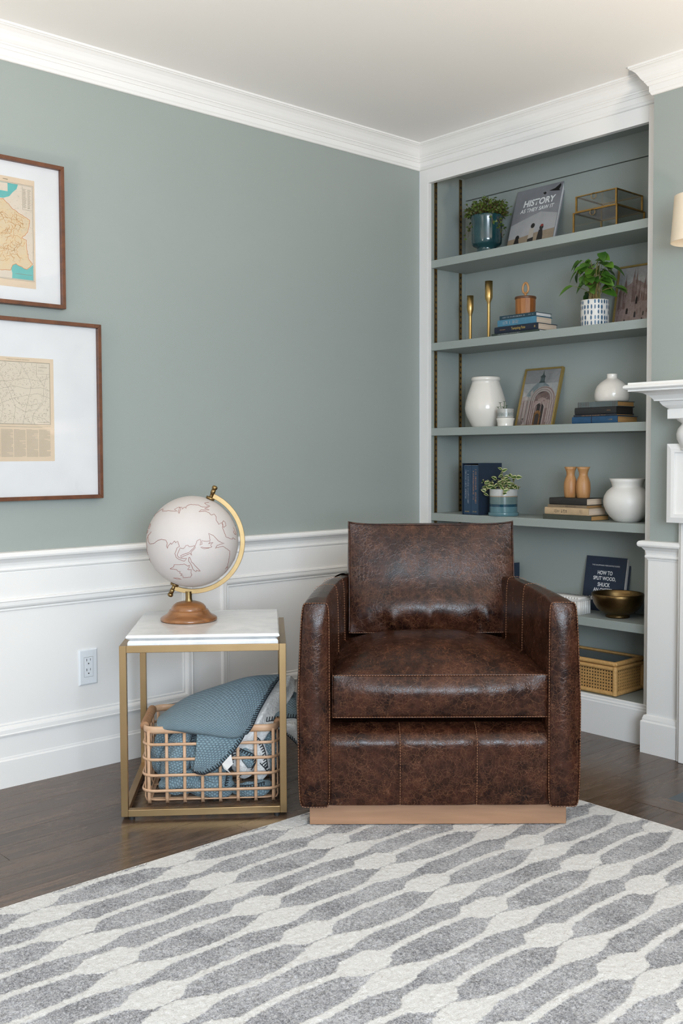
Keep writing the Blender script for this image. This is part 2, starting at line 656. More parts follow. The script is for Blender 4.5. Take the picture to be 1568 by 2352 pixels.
def marble_mat():
    m, nt, b = new_mat('polished_white_marble')
    N = NT(nt)
    v = N.coords((1, 1, 1))
    n1 = N.noise(v, 6, 6, 0.62, 1.5)
    n2 = N.noise(v, 30, 5, 0.6, 0.5)
    c = N.mix(N.rng(n1.outputs[0], 0.42, 0.62), (0.78, 0.785, 0.785), (0.66, 0.67, 0.68))
    c = N.mix(N.math('MULTIPLY', N.rng(n2.outputs[0], 0.55, 0.75), 0.35), c, (0.60, 0.62, 0.64))
    N.put(b.inputs['Base Color'], c)
    b.inputs['Roughness'].default_value = 0.10
    return m


M['marble'] = marble_mat()


def knit_mat():
    m, nt, b = new_mat('blue_waffle_knit')
    N = NT(nt)
    tc = N.n('ShaderNodeTexCoord')
    uv = tc.outputs['UV']
    mp = N.n('ShaderNodeMapping')
    nt.links.new(uv, mp.inputs[0])
    wn = N.noise(mp.outputs[0], 60, 2, 0.5)
    add = N.n('ShaderNodeVectorMath', operation='MULTIPLY_ADD')
    nt.links.new(wn.outputs['Color'], add.inputs[0])
    add.inputs[1].default_value = (0.003, 0.003, 0.003)
    nt.links.new(mp.outputs[0], add.inputs[2])
    sp = N.n('ShaderNodeSeparateXYZ')
    nt.links.new(add.outputs[0], sp.inputs[0])
    # brick-offset bumps, 9 mm x 7 mm
    row = N.math('DIVIDE', sp.outputs[1], 0.0062)
    par = N.math('MULTIPLY', N.math('MODULO', N.math('FLOOR', row), 2.0), PI)
    sx = N.math('SINE', N.math('ADD', N.math('MULTIPLY', sp.outputs[0], 2 * PI / 0.0105), par))
    sy = N.math('ABSOLUTE', N.math('SINE', N.math('MULTIPLY', row, PI)))
    h = N.math('MULTIPLY', N.math('ADD', N.math('MULTIPLY', sx, 0.5), 0.6), N.math('POWER', sy, 0.6))
    fz = N.noise(mp.outputs[0], 700, 3, 0.7)
    h2 = N.math('ADD', h, N.math('MULTIPLY', fz.outputs[0], 0.55))
    c = N.mix(N.rng(h, 0.1, 0.95), (0.070, 0.125, 0.158), (0.245, 0.37, 0.43))
    c = N.mix(N.rng(fz.outputs[0], 0.45, 0.72), c, (0.42, 0.53, 0.58))
    N.put(b.inputs['Base Color'], c)
    b.inputs['Roughness'].default_value = 0.95
    b.inputs['Specular IOR Level'].default_value = 0.1
    b.inputs['Sheen Weight'].default_value = 0.25
    N.put(b.inputs['Normal'], N.bump(h2, 0.9, 0.0035))
    return m


M['knit'] = knit_mat()
M['sherpa'] = plain('white_sherpa_fleece', (0.80, 0.79, 0.78), 0.95, c2=(0.72, 0.71, 0.69), nscale=60, bump=1.0, bscale=130, spec=0.1, sheen=0.3, bdist=0.006)


def rug_mat():
    m, nt, b = new_mat('wool_rug_pile')
    N = NT(nt)
    tc = N.n('ShaderNodeTexCoord')
    obj = tc.outputs['Object']
    wob = N.noise(obj, 90, 3, 0.65)
    wob2 = N.noise(obj, 14, 2, 0.5)
    add = N.n('ShaderNodeVectorMath', operation='MULTIPLY_ADD')
    nt.links.new(wob.outputs['Color'], add.inputs[0])
    add.inputs[1].default_value = (0.014, 0.014, 0)
    nt.links.new(obj, add.inputs[2])
    add2 = N.n('ShaderNodeVectorMath', operation='MULTIPLY_ADD')
    nt.links.new(wob2.outputs['Color'], add2.inputs[0])
    add2.inputs[1].default_value = (0.012, 0.03, 0)
    nt.links.new(add.outputs[0], add2.inputs[2])
    sp = N.n('ShaderNodeSeparateXYZ')
    nt.links.new(add2.outputs[0], sp.inputs[0])
    # rug-local: x from the left edge, y from the far edge (negative towards the viewer)
    PX, PY = 0.0928, 0.391
    u = N.math('DIVIDE', N.math('SUBTRACT', sp.outputs[0], 0.040), PX)
    ru = N.math('ROUND', u)
    odd = N.math('ABSOLUTE', N.math('MODULO', ru, 2.0))
    w = N.math('DIVIDE', N.math('ADD', sp.outputs[1], 0.385), PY)
    # neighbouring lines lean together at the knots and apart between them
    lean = N.math('MULTIPLY', N.math('MULTIPLY', N.math('COSINE', N.math('MULTIPLY', w, 2 * PI)), 0.065), N.math('SUBTRACT', 1.0, N.math('MULTIPLY', odd, 2.0)))
    d = N.math('MULTIPLY', N.math('ABSOLUTE', N.math('SUBTRACT', N.math('SUBTRACT', u, ru), lean)), PX)
    q = N.math('MULTIPLY', N.math('ABSOLUTE', N.math('SUBTRACT', w, N.math('ROUND', w))), PY)
    ge = N.rng(q, 0.032, 0.078, 1.0, 0.0, True)
    go = N.math('POWER', N.rng(q, 0.0, 0.125, 1.0, 0.0, True), 1.2)
    g = N.math('ADD', N.math('MULTIPLY', go, odd), N.math('MULTIPLY', ge, N.math('SUBTRACT', 1.0, odd)))
    hw = N.math('ADD', 0.0098, N.math('MULTIPLY', g, 0.0300))
    mask = N.rng(N.math('SUBTRACT', d, hw), -0.0025, 0.0025, 1.0, 0.0)
    fz = N.noise(obj, 330, 3, 0.7)
    fz2 = N.noise(obj, 120, 3, 0.65)
    lump = N.noise(obj, 9, 3, 0.6)
    gf = N.math('ADD', N.math('MULTIPLY', fz.outputs[0], 0.62), N.math('MULTIPLY', fz2.outputs[0], 0.38))
    gf = N.math('ADD', gf, N.math('MULTIPLY', N.math('SUBTRACT', lump.outputs[0], 0.5), 0.25))
    grey = N.mix(N.rng(gf, 0.38, 0.62), (0.115, 0.117, 0.13), (0.57, 0.575, 0.60))
    wht = N.mix(N.rng(fz.outputs[0], 0.3, 0.7), (0.60, 0.595, 0.585), (0.735, 0.73, 0.72))
    N.put(b.inputs['Base Color'], N.mix(mask, grey, wht))
    b.inputs['Roughness'].default_value = 0.97
    b.inputs['Specular IOR Level'].default_value = 0.08
    b.inputs['Sheen Weight'].default_value = 0.15
    hh = N.math('ADD', fz.outputs[0], N.math('MULTIPLY', mask, 0.25))
    N.put(b.inputs['Normal'], N.bump(hh, 0.9, 0.004))
    return m


M['rug'] = rug_mat()


def leaf_mat(name, c1, c2, edge=None):
    m, nt, b = new_mat(name)
    N = NT(nt)
    tc = N.n('ShaderNodeTexCoord')
    oi = N.n('ShaderNodeObjectInfo')
    n1 = N.noise(tc.outputs['Object'], 30, 3, 0.6)
    f = N.math('ADD', N.math('MULTIPLY', n1.outputs[0], 0.6), N.math('MULTIPLY', oi.outputs['Random'], 0.5))
    c = N.mix(N.rng(f, 0.25, 0.75), c1, c2)
    if edge:
        sp = N.n('ShaderNodeSeparateXYZ')
        nt.links.new(tc.outputs['UV'], sp.inputs[0])
        dx = N.math('ABSOLUTE', N.math('SUBTRACT', sp.outputs[0], 0.5))
        c = N.mix(N.rng(N.math('ADD', dx, N.math('MULTIPLY', n1.outputs[0], 0.12)), 0.33, 0.40), c, edge)
    N.put(b.inputs['Base Color'], c)
    b.inputs['Roughness'].default_value = 0.35
    b.inputs['Subsurface Weight'].default_value = 0.0
    return m


M['leaf_big'] = leaf_mat('pothos_leaf', (0.025, 0.085, 0.010), (0.11, 0.24, 0.025))
M['leaf_small'] = leaf_mat('creeper_leaf', (0.045, 0.085, 0.014), (0.16, 0.21, 0.035))
M['leaf_red'] = plain('reddish_stems', (0.13, 0.065, 0.03), 0.6)
M['leaf_var'] = leaf_mat('variegated_leaf', (0.02, 0.06, 0.01), (0.055, 0.12, 0.02), (0.62, 0.60, 0.30))
M['leaf_succ'] = plain('succulent_leaf', (0.04, 0.11, 0.02), 0.4)

# ================================================================== THE ROOM
H = 2.44
CX, CY = 1.207, -0.072          # front corner of the chimney breast
# floor: sub floor slab, planks as pieces
fl = struct(MB().box(-0.1, -5.3, -0.08, 5.3, 0.35, -0.0125).box(2.66, -5.2, -0.0125, 5.2, 0.3, 0.0).build('floor', M['floor']),
            'dark stained hardwood plank floor')
PW = 0.0985
plank_src = {}
for r in range(27):
    y = -5.2
    first = random.choice((0.3, 0.6, 0.9, 1.2))
    while y < 0.255:
        L = first or random.choice((0.9, 1.2, 1.5, 1.8))
        first = None
        if y + L > -0.1:
            L = round(0.26 - y, 3)
        if L not in plank_src:
            plank_src[L] = MB().box(0.0005, 0.0006, -0.012, PW - 0.0005, L - 0.0006, 0.0).build('plank', M['floor'], fl)
            o = plank_src[L]
        else:
            o = share(plank_src[L], 'plank', fl)
        o.location = (r * PW, y, 0.0)
        y += L
# mitred border boards round the hearth, then the slate hearth
HX, HY, BW = 1.52, -0.473, 0.092
fb = MB().prism([(HX, HY), (3.6, HY), (3.6, HY - BW), (HX - BW, HY - BW)], -0.01, 0.0008)
fb.v = [(-(v[1]), v[0], v[2]) for v in fb.v]
o = fb.build('plank', M['floor'], fl)
o.rotation_euler = (0, 0, -PI / 2)
MB().prism([(HX - BW, HY - BW), (HX, HY), (HX, CY), (HX - BW, CY)], -0.01, 0.0008).build('plank', M['floor'], fl)
tag(MB().box(HX, HY, -0.01, 3.6, CY - 0.002, 0.0012).build('hearth_slab', M['slate'], bevel=0.0008),
    'dark blue-grey slate hearth set flush in the floor', 'hearth')

struct(MB().box(-0.1, -5.3, H, 5.3, 0.35, H + 0.06).build('ceiling', M['ceiling']), 'off-white painted ceiling')

# left wall with wainscot
wl = struct(MB().box(-0.1, -5.2, 0.0, 0.0, 0.0, H).build('wall_left', M['green']), 'sage green wall above white wainscot')
MB().box(0.0, -5.2, 0.0, 0.002, -0.002, 0.765).build('wainscot_panel', M['white'], wl)
panels = [(-1.27, -2.62), (-0.13, -1.06), (-2.79, -4.1)]
zi0, zi1 = 0.208, 0.575
fo = 0.010
MB().box(0.002, -5.2, zi1 + 0.03, fo, -0.002, 0.70).build('rail', M['white'], wl)
MB().box(0.002, -5.2, 0.10, fo, -0.002, zi0 - 0.03).build('rail', M['white'], wl)
for a, b_ in ((-0.002, -0.13 + 0.03), (-1.06 - 0.03, -1.27 + 0.03), (-2.62 - 0.03, -2.79 + 0.03), (-4.1 - 0.03, -5.2)):
    MB().box(0.002, b_, zi0 - 0.031, fo, a, zi1 + 0.031).build('stile', M['white'], wl)
mprof = [(0.0, 0.002), (0.0, 0.0045), (0.0035, 0.0065), (0.007, 0.0045), (0.0085, 0.0045), (0.0135, 0.0135), (0.019, 0.016),
         (0.031, 0.0165), (0.034, 0.0185), (0.040, 0.0165), (0.042, 0.010)]
for ya, yb in panels:
    # plan path in (y, z); profile 'out' = outward from the panel centre
    m_ = MB()
    m_.sweep([(yb, zi0), (ya, zi0), (ya, zi1), (yb, zi1)], [(o_, h_) for o_, h_ in mprof], closed=True,
             tr=lambda p: (p[2], p[0], p[1]))
    m_.build('panel_moulding', M['white'], wl)
base_prof = [(0.0, 0.0), (0.016, 0.0), (0.016, 0.088), (0.0135, 0.0915), (0.0115, 0.0915), (0.0115, 0.0965), (0.0075, 0.106), (0.0, 0.109)]
struct(MB().sweep([(0.0, -5.2), (0.0, -0.002)], base_prof).build('baseboard_left', M['white']), 'tall white baseboard under the wainscot')
rail_prof = [(0.0, 0.6985), (0.007, 0.6995), (0.007, 0.7045), (0.0115, 0.7065), (0.013, 0.711), (0.0115, 0.716), (0.009, 0.7175),
             (0.0095, 0.724), (0.0125, 0.733), (0.019, 0.741), (0.021, 0.7445), (0.026, 0.745), (0.031, 0.749), (0.033, 0.755), (0.032, 0.762),
             (0.028, 0.767), (0.020, 0.769), (0.0, 0.769)]
struct(MB().sweep([(0.0, -5.2), (0.0, -0.002)], rail_prof).build('trim_1', M['white']), 'white chair rail moulding along the left wall')
crown_prof = [(0.0, 2.340), (0.005, 2.340), (0.008, 2.3425), (0.0095, 2.347), (0.012, 2.351), (0.013, 2.3515), (0.013, 2.3715), (0.017, 2.3725),
              (0.019, 2.377), (0.0225, 2.3825), (0.0255, 2.384), (0.0255, 2.3885), (0.029, 2.3915), (0.034, 2.398), (0.040, 2.409), (0.047, 2.419),
              (0.056, 2.427), (0.0615, 2.4295), (0.0615, 2.4315), (0.066, 2.4335), (0.066, 2.4405), (0.0, 2.4405)]
struct(MB().sweep([(0.0, -5.2), (0.0, 0.0), (CX, 0.0), (CX, CY), (5.2, CY)], crown_prof).build('trim_2', M['white']),
       'white stepped crown moulding at the ceiling')
# chimney breast, with its own wainscot, rail and base
wc = struct(MB().box(CX, CY, 0.0, 5.2, 0.3, H).build('wall_chimney', M['green']), 'sage green chimney breast')
MB().box(CX - 0.004, CY - 0.004, 0.0, 1.345, CY, 0.765).build('wainscot_panel', M['white'], wc)
MB().box(CX - 0.004, CY, 0.0, CX, -0.001, 0.765).build('wainscot_panel', M['white'], wc)
bp = [(CX, -0.0), (CX, CY), (1.345, CY)]
struct(MB().sweep(bp, rail_prof).build('trim_3', M['white']), 'white chair rail wrapping the chimney breast')
struct(MB().sweep(bp, [(o_ + 0.004 if o_ > 0 else 0, z_ * 1.28) for o_, z_ in base_prof]).build('baseboard_chimney', M['white']),
       'white baseboard wrapping the chimney breast')
struct(MB().box(0.0, 0.262, 0.0, CX, 0.3, H).build('wall_back', M['green']))


# walls behind the viewer, with the window and an opening added for warm fill
def wall_with_opening(name, fixed, axis, a0, a1, z0, z1):
    mb = MB()
    lo, hi = -5.2, (CY if axis == 'x' else 5.2)
    if axis == 'y':
        lo = 0.0
    for (p, q, r, s) in ((lo, a0, 0, H), (a1, hi, 0, H), (a0, a1, 0, z0), (a0, a1, z1, H)):
        if axis == 'x':
            mb.box(fixed, p, r, fixed + 0.1, q, s)
        else:
            mb.box(p, fixed - 0.1, r, q, fixed, s)
    return struct(mb.build(name, M['green']))


wall_with_opening('wall_right', 5.2, 'x', -5.05, -2.85, 0.65, 2.25)
wall_with_opening('wall_rear', -5.2, 'y', 0.45, 1.85, 0.0, 2.25)
for nm, f_ in (('window_1', lambda a, b_, z0, z1: (5.19, a, z0, 5.25, b_, z1)), ('fill_opening_1', lambda a, b_, z0, z1: (a, -5.25, z0, b_, -5.19, z1))):  # second frame edges the rear opening added for the fill light
    a0, a1 = (-5.05, -2.85) if nm == 'window_1' else (0.45, 1.85)
    mb = MB()
    for (a, b_, z0, z1) in ((a0, a0 + 0.05, .65 if nm == 'window_1' else 0, 2.25), (a1 - 0.05, a1, .65 if nm == 'window_1' else 0, 2.25), (a0, a1, .65 if nm == 'window_1' else 0, .70 if nm == 'window_1' else .01), (a0, a1, 2.2, 2.25)):
        mb.box(*f_(a, b_, z0, z1))
    struct(mb.build(nm, M['white']))

# ------------------------------------------------------------------ built-in bookcase
X0, X1, YB = 0.052, 1.146, 0.25
bk = thing('built_in_bookcase', 'white framed built-in bookcase with sage green adjustable shelves', 'bookcase', (0, 0, 0))
MB().box(0.0, 0.0, 0.0, X0, 0.022, 2.345).build('stile', M['white'], bk, bevel=0.0012)
MB().box(X1 - 0.003, 0.0, 0.0, CX, 0.022, 2.345).build('stile', M['white'], bk, bevel=0.0012)
MB().box(X0, 0.0, 2.2797, X1 - 0.003, 0.022, 2.345).build('header', M['white'], bk)
MB().box(0.03, 0.022, 0.10, X0, YB + 0.01, 2.36).build('side_panel', M['green'], bk)
MB().box(X1, 0.022, 0.10, X1 + 0.022, YB + 0.01, 2.36).build('side_panel', M['green'], bk)
MB().box(X0, YB, 0.10, X1, YB + 0.01, 2.2375).build('back_panel', M['green'], bk, bevel=0.001)
MB().box(X0, YB - 0.003, 2.241, X1, YB + 0.01, 2.36).build('back_panel', M['green'], bk, bevel=0.001)
MB().box(X0, 0.022, 2.338, X1, YB, 2.36).build('top_panel', M['green'], bk)
SH = {1: 1.9415, 2: 1.5765, 3: 1.198, 4: 0.818, 5: 0.442}
for k, z in SH.items():
    MB().box(X0 + 0.001, 0.021, z - 0.034, X1 - 0.001, YB - 0.001, z).build('shelf', M['green'], bk, bevel=0.0015)
DECK = 0.150
MB().box(X0, 0.0, 0.10, X1, YB, DECK).build('deck', M['green'], bk)
MB().box(0.0, -0.014, 0.0, CX - 0.004, 0.0, 0.128).build('base_board', M['white'], bk)
MB().sweep([(0.0, 0.0), (CX - 0.004, 0.0)], [(0.0, 0.1265), (0.0145, 0.1265), (0.0125, 0.131), (0.0125, 0.137), (0.008, 0.141), (0.008, 0.148), (0.004, 0.1515), (0, 0.1515)]).build('base_cap', M['white'], bk)
st = MB().box(-0.0, -0.0075, 0.16, 0.0035, 0.0075, 2.33)
st.box(0.0035, -0.0075, 0.16, 0.0050, -0.0045, 2.33).box(0.0035, 0.0045, 0.16, 0.0050, 0.0075, 2.33)
for i in range(84):
    z = 0.18 + i * 0.0254
    st.box(0.0035, -0.0035, z, 0.0042, 0.0035, z + 0.010, 1)
std = st.build('shelf_standard', [M['brass_dark'], M['dark']], bk, loc=(X0, 0.047, 0))
share(std, 'shelf_standard', bk, (X0, 0.213, 0))
share(std, 'shelf_standard', bk, (X1, 0.047, 0), (0, 0, PI))
share(std, 'shelf_standard', bk, (X1, 0.213, 0), (0, 0, PI))

# ------------------------------------------------------------------ fireplace mantel (mostly outside the picture)
mt = thing('fireplace_mantel', 'white carved fireplace mantel with moulded shelf', 'mantel', (1.336, CY, 0))
MX1 = 2.0                       # x of the far end, in mantel coordinates
MB().box(0.0, -0.030, 0.0, 0.16, -0.0005, 0.86).build('leg', M['white'], mt, bevel=0.002)
MB().box(0.012, -0.040, 0.0, 0.148, -0.030, 0.855).build('leg_face', M['white'], mt, bevel=0.003)
MB().box(MX1 - 0.16, -0.030, 0.0, MX1, -0.0005, 0.86).build('leg', M['white'], mt, bevel=0.002)
MB().box(0.16, -0.028, 0.70, MX1 - 0.16, -0.0005, 1.20).build('frieze', M['white'], mt)
MB().box(0.16, -0.004, 0.0, MX1 - 0.16, -0.0005, 0.70).build('surround', M['slate'], mt)
MB().box(0.40, -0.006, 0.0, MX1 - 0.40, -0.004, 0.62).build('firebox', M['dark'], mt)
bxp = MB().box(0.0, -0.075, 0.862, 0.19, -0.0005, 1.093)
bxo = bxp.build('pilaster_block', M['white'], mt, bevel=0.003)
MB().sweep([(0.18, 0.872), (0.01, 0.872), (0.01, 1.083), (0.18, 1.083)], [(0.0, -0.0755), (0.0, -0.082), (-0.012, -0.082), (-0.03, -0.0765)], closed=True,
           tr=lambda p: (p[0], p[2], p[1])).build('block_moulding', M['white'], mt)
cap = [(0.0, 1.093), (0.012, 1.10), (0.020, 1.125), (0.023, 1.148), (0.018, 1.172), (0.006, 1.186), (0.0, 1.198)]
MB().lathe([(0.050, -0.002), (0.048, 0.006), (0.053, 0.016), (0.062, 0.034), (0.064, 0.052), (0.059, 0.070), (0.048, 0.083), (0.047, 0.088), (0.060, 0.097), (0.066, 0.105)], 40,
           c=(0.078, -0.060, 1.094)).build('capital', M['white'], mt)
MB().box(0.004, -0.120, 1.197, 0.19, -0.0005, 1.230).build('dentil_block', M['white'], mt, bevel=0.002)
MB().box(0.19, -0.060, 1.197, MX1 - 0.19, -0.0005, 1.230).build('dentil_block', M['white'], mt, bevel=0.002)
crm = [(0.0, 1.2285), (0.008, 1.2285), (0.010, 1.232), (0.016, 1.236), (0.024, 1.243), (0.030, 1.252), (0.032, 1.2570), (0.045, 1.2580), (0.046, 1.263),
       (0.050, 1.268), (0.058, 1.277), (0.072, 1.285), (0.088, 1.2890), (0.094, 1.2905), (0, 1.2905)]
ymid = -0.098
mpath = [(0.012, -0.0005), (0.012, ymid), (MX1, ymid)]
MB().sweep(mpath, crm).build('bed_moulding', M['white'], mt)
shp = [(0.085, 1.2905), (0.107, 1.2905), (0.107, 1.2965), (0.114, 1.2975), (0.119, 1.302), (0.119, 1.308), (0.114, 1.3125), (0.107, 1.3135), (0.107, 1.3200), (0.0, 1.3200), (-0.08, 1.3200), (-0.08, 1.2905)]
MB().sweep(mpath, shp).build('mantel_shelf', M['white'], mt)

# wall sconce at the right edge
ws = thing('wall_sconce', 'cream fabric sconce shade on the chimney breast', 'wall lamp', (1.446, CY, 1.78))
MB().lathe([(0.085, 0.0), (0.081, 0.05), (0.074, 0.152)], 40, c=(0, -0.125, -0.006), cap=False).lathe([(0.0835, 0.0), (0.0725, 0.152)], 40, c=(0, -0.125, -0.006), cap=False).lathe([(0.085, 0.0), (0.0835, 0.0)], 40, c=(0, -0.125, -0.006), cap=False).build('lamp_shade', M['shade'], ws)
MB().tube([(0, -0.0005, 0.02), (0, -0.06, 0.0), (0, -0.125, -0.005), (0, -0.125, 0.04)], 0.006, 10).build('arm', M['brass_bright'], ws)
MB().lathe([(0.05, 0), (0.05, 0.006), (0.03, 0.012)], 32).build('backplate', M['brass_bright'], ws, loc=(0, 0, 0.02), rot=(PI / 2, 0, 0))
MB().lathe([(0.0, 0.0), (0.016, 0.006), (0.022, 0.022), (0.018, 0.042), (0.010, 0.055), (0.0, 0.058)], 20, c=(0, -0.125, 0.035)).build('bulb', M['cer_matte'], ws)

# ================================================================== RUG
rx0, ry1 = 0.867, -0.700
rug = thing('area_rug', 'grey and ivory wool rug with a wavy trellis pattern', 'rug', (rx0, ry1, 0.0))
MB().box(0.003, -3.9, 0.0002, 3.2, -0.003, 0.0085).build('backing', M['matboard'], rug)


def rug_pile():
    xs = np.concatenate([np.arange(0, 1.75, 0.0045), np.arange(1.76, 3.2, 0.04)])
    ys = np.concatenate([np.arange(0, 2.10, 0.0045), np.arange(2.12, 3.9, 0.04)])
    nx, ny = len(xs), len(ys)
    X, Y = np.meshgrid(xs, ys)
    Z = 0.0085 + np.random.rand(ny, nx) * 0.0030
    X = X + (np.random.rand(ny, nx) - 0.5) * 0.004
    Yv = -Y + (np.random.rand(ny, nx) - 0.5) * 0.004
    Z[0, :] = 0.001
    Z[:, 0] = 0.001
    Z[1, :] -= 0.003
    Z[:, 1] -= 0.003
    co = np.stack([X, Yv, Z], -1).reshape(-1, 3)
    idx = np.arange(nx * ny).reshape(ny, nx)
    q = np.stack([idx[:-1, :-1], idx[1:, :-1], idx[1:, 1:], idx[:-1, 1:]], -1).reshape(-1, 4)
    me = bpy.data.meshes.new('pile')
    me.vertices.add(len(co))
    me.vertices.foreach_set('co', co.ravel())
    me.loops.add(q.size)
    me.loops.foreach_set('vertex_index', q.ravel().astype(np.int32))
    me.polygons.add(len(q))
    me.polygons.foreach_set('loop_start', np.arange(0, q.size, 4, dtype=np.int32))
    me.polygons.foreach_set('loop_total', np.full(len(q), 4, dtype=np.int32))
    me.polygons.foreach_set('use_smooth', np.ones(len(q), dtype=bool))
    me.update(calc_edges=True)
    me.materials.append(M['rug'])
    o = bpy.data.objects.new('pile', me)
    col.objects.link(o)
    o.parent = rug
    o['kind'] = 'stuff'
    return o


rug_pile()

# ================================================================== LEATHER ARMCHAIR
# local frame: x to the chair's left as seen by the viewer's right, y towards its back, z up
ch = thing('leather_armchair', 'distressed brown leather club armchair on a pale wooden plinth', 'armchair', (1.2149, -1.1959, 0.0), YAW)


def ripple(x, seed, f0=16, n=5):
    rr = random.Random(seed)
    s = 0
    for k in range(n):
        s += math.sin(x * f0 * (1 + k * 0.7) * 2 + rr.uniform(0, 6.28)) / (1 + k * 0.45)
    return s / 2.2


def puff(name, hw, hd, hh, bul, parent, n=26, c=(0, 0, 0), rot=None, expo=2.4, corner=0.0, wrinkle=None, mat_='leather', pinch=0.0):
    """closed cushion: box of half sizes (hw, hd, hh) whose six faces are blown out by bul = (left/right, front, back, top, bottom)"""
    mb = MB()
    bs, bf, bb, bt, bu = bul

    def pos(a, b, c_):
        fa, fb_, fc = (1 - abs(a) ** expo), (1 - abs(b) ** expo), (1 - abs(c_) ** expo)
        k = 1.0 - corner * (abs(a * b * c_)) ** 3
        x, y, z = a * hw * k, b * hd * k, c_ * hh * k
        if a < -0.999:
            x -= bs * fb_ * fc
        if a > 0.999:
            x += bs * fb_ * fc
        if b < -0.999:
            y -= bf * fa ** 0.7 * fc
        if b > 0.999:
            y += bb * fa * fc
        if c_ > 0.999:
            z += bt * fa ** 0.8 * fb_ ** 0.8
        if c_ < -0.999:
            z -= bu * fa * fb_
        # waisted edges: seams pull in midway
        x *= 1 - pinch * (1 - abs(b) ** 4) * (abs(c_) ** 8)
        p = Vector((x, y, z))
        if wrinkle:
            p = p + wrinkle(a, b, c_)
        return p

    def sq(t):
        # denser near the edges
        t = 2 * t - 1
        return math.sin(t * PI / 2) * 0.6 + t * 0.4
    for ax, s in ((0, -1), (0, 1), (1, -1), (1, 1), (2, -1), (2, 1)):
        def fn(u, v):
            u, v = sq(u), sq(v)
            q = [0, 0, 0]
            q[ax] = s
            q[(ax + 1) % 3] = u
            q[(ax + 2) % 3] = v
            return pos(*q)
        mb.grid(fn, n, n)
    o = mb.build(name, M[mat_], parent, loc=c, rot=rot, fixn=False)
    import bmesh
    bm = bmesh.new()
    bm.from_mesh(o.data)
    bmesh.ops.remove_doubles(bm, verts=bm.verts, dist=1e-5)
    bmesh.ops.recalc_face_normals(bm, faces=bm.faces)
    bm.to_mesh(o.data)
    bm.free()
    return o, pos


def seam(posf, pts, parent, r=0.0011, mat_='leather_thread', name='stitching', lift=1.0):
    mb = MB()
    mb.tube([posf(*q) * lift for q in pts], r, 6)
    return mb.build(name, M[mat_], parent)


def stitched(path, parent, r=0.0009, dash=0.0055, gap=0.0025, name='stitching'):
    """row of thread dashes along a polyline, joined in one mesh"""
    P = [Vector(p) for p in path]
    mb = MB()
    acc, on = 0.0, []
    L = [0]
    for i in range(len(P) - 1):
        L.append(L[-1] + (P[i + 1] - P[i]).length)

    def at(s):
        for i in range(len(P) - 1):
            if s <= L[i + 1]:
                t = (s - L[i]) / max(1e-9, L[i + 1] - L[i])
                return P[i].lerp(P[i + 1], t)
        return P[-1]
    s = 0
    while s + dash < L[-1]:
        mb.tube([at(s), at(s + dash / 2), at(s + dash)], [r * 0.6, r, r * 0.6], 5)
        s += dash + gap
    return mb.build(name, M['leather_thread'], parent)


# plinth
MB().box(-0.370, 0.012, 0.0128, 0.370, 0.70, 0.073).build('plinth', M['base_wood'], ch, bevel=0.002)


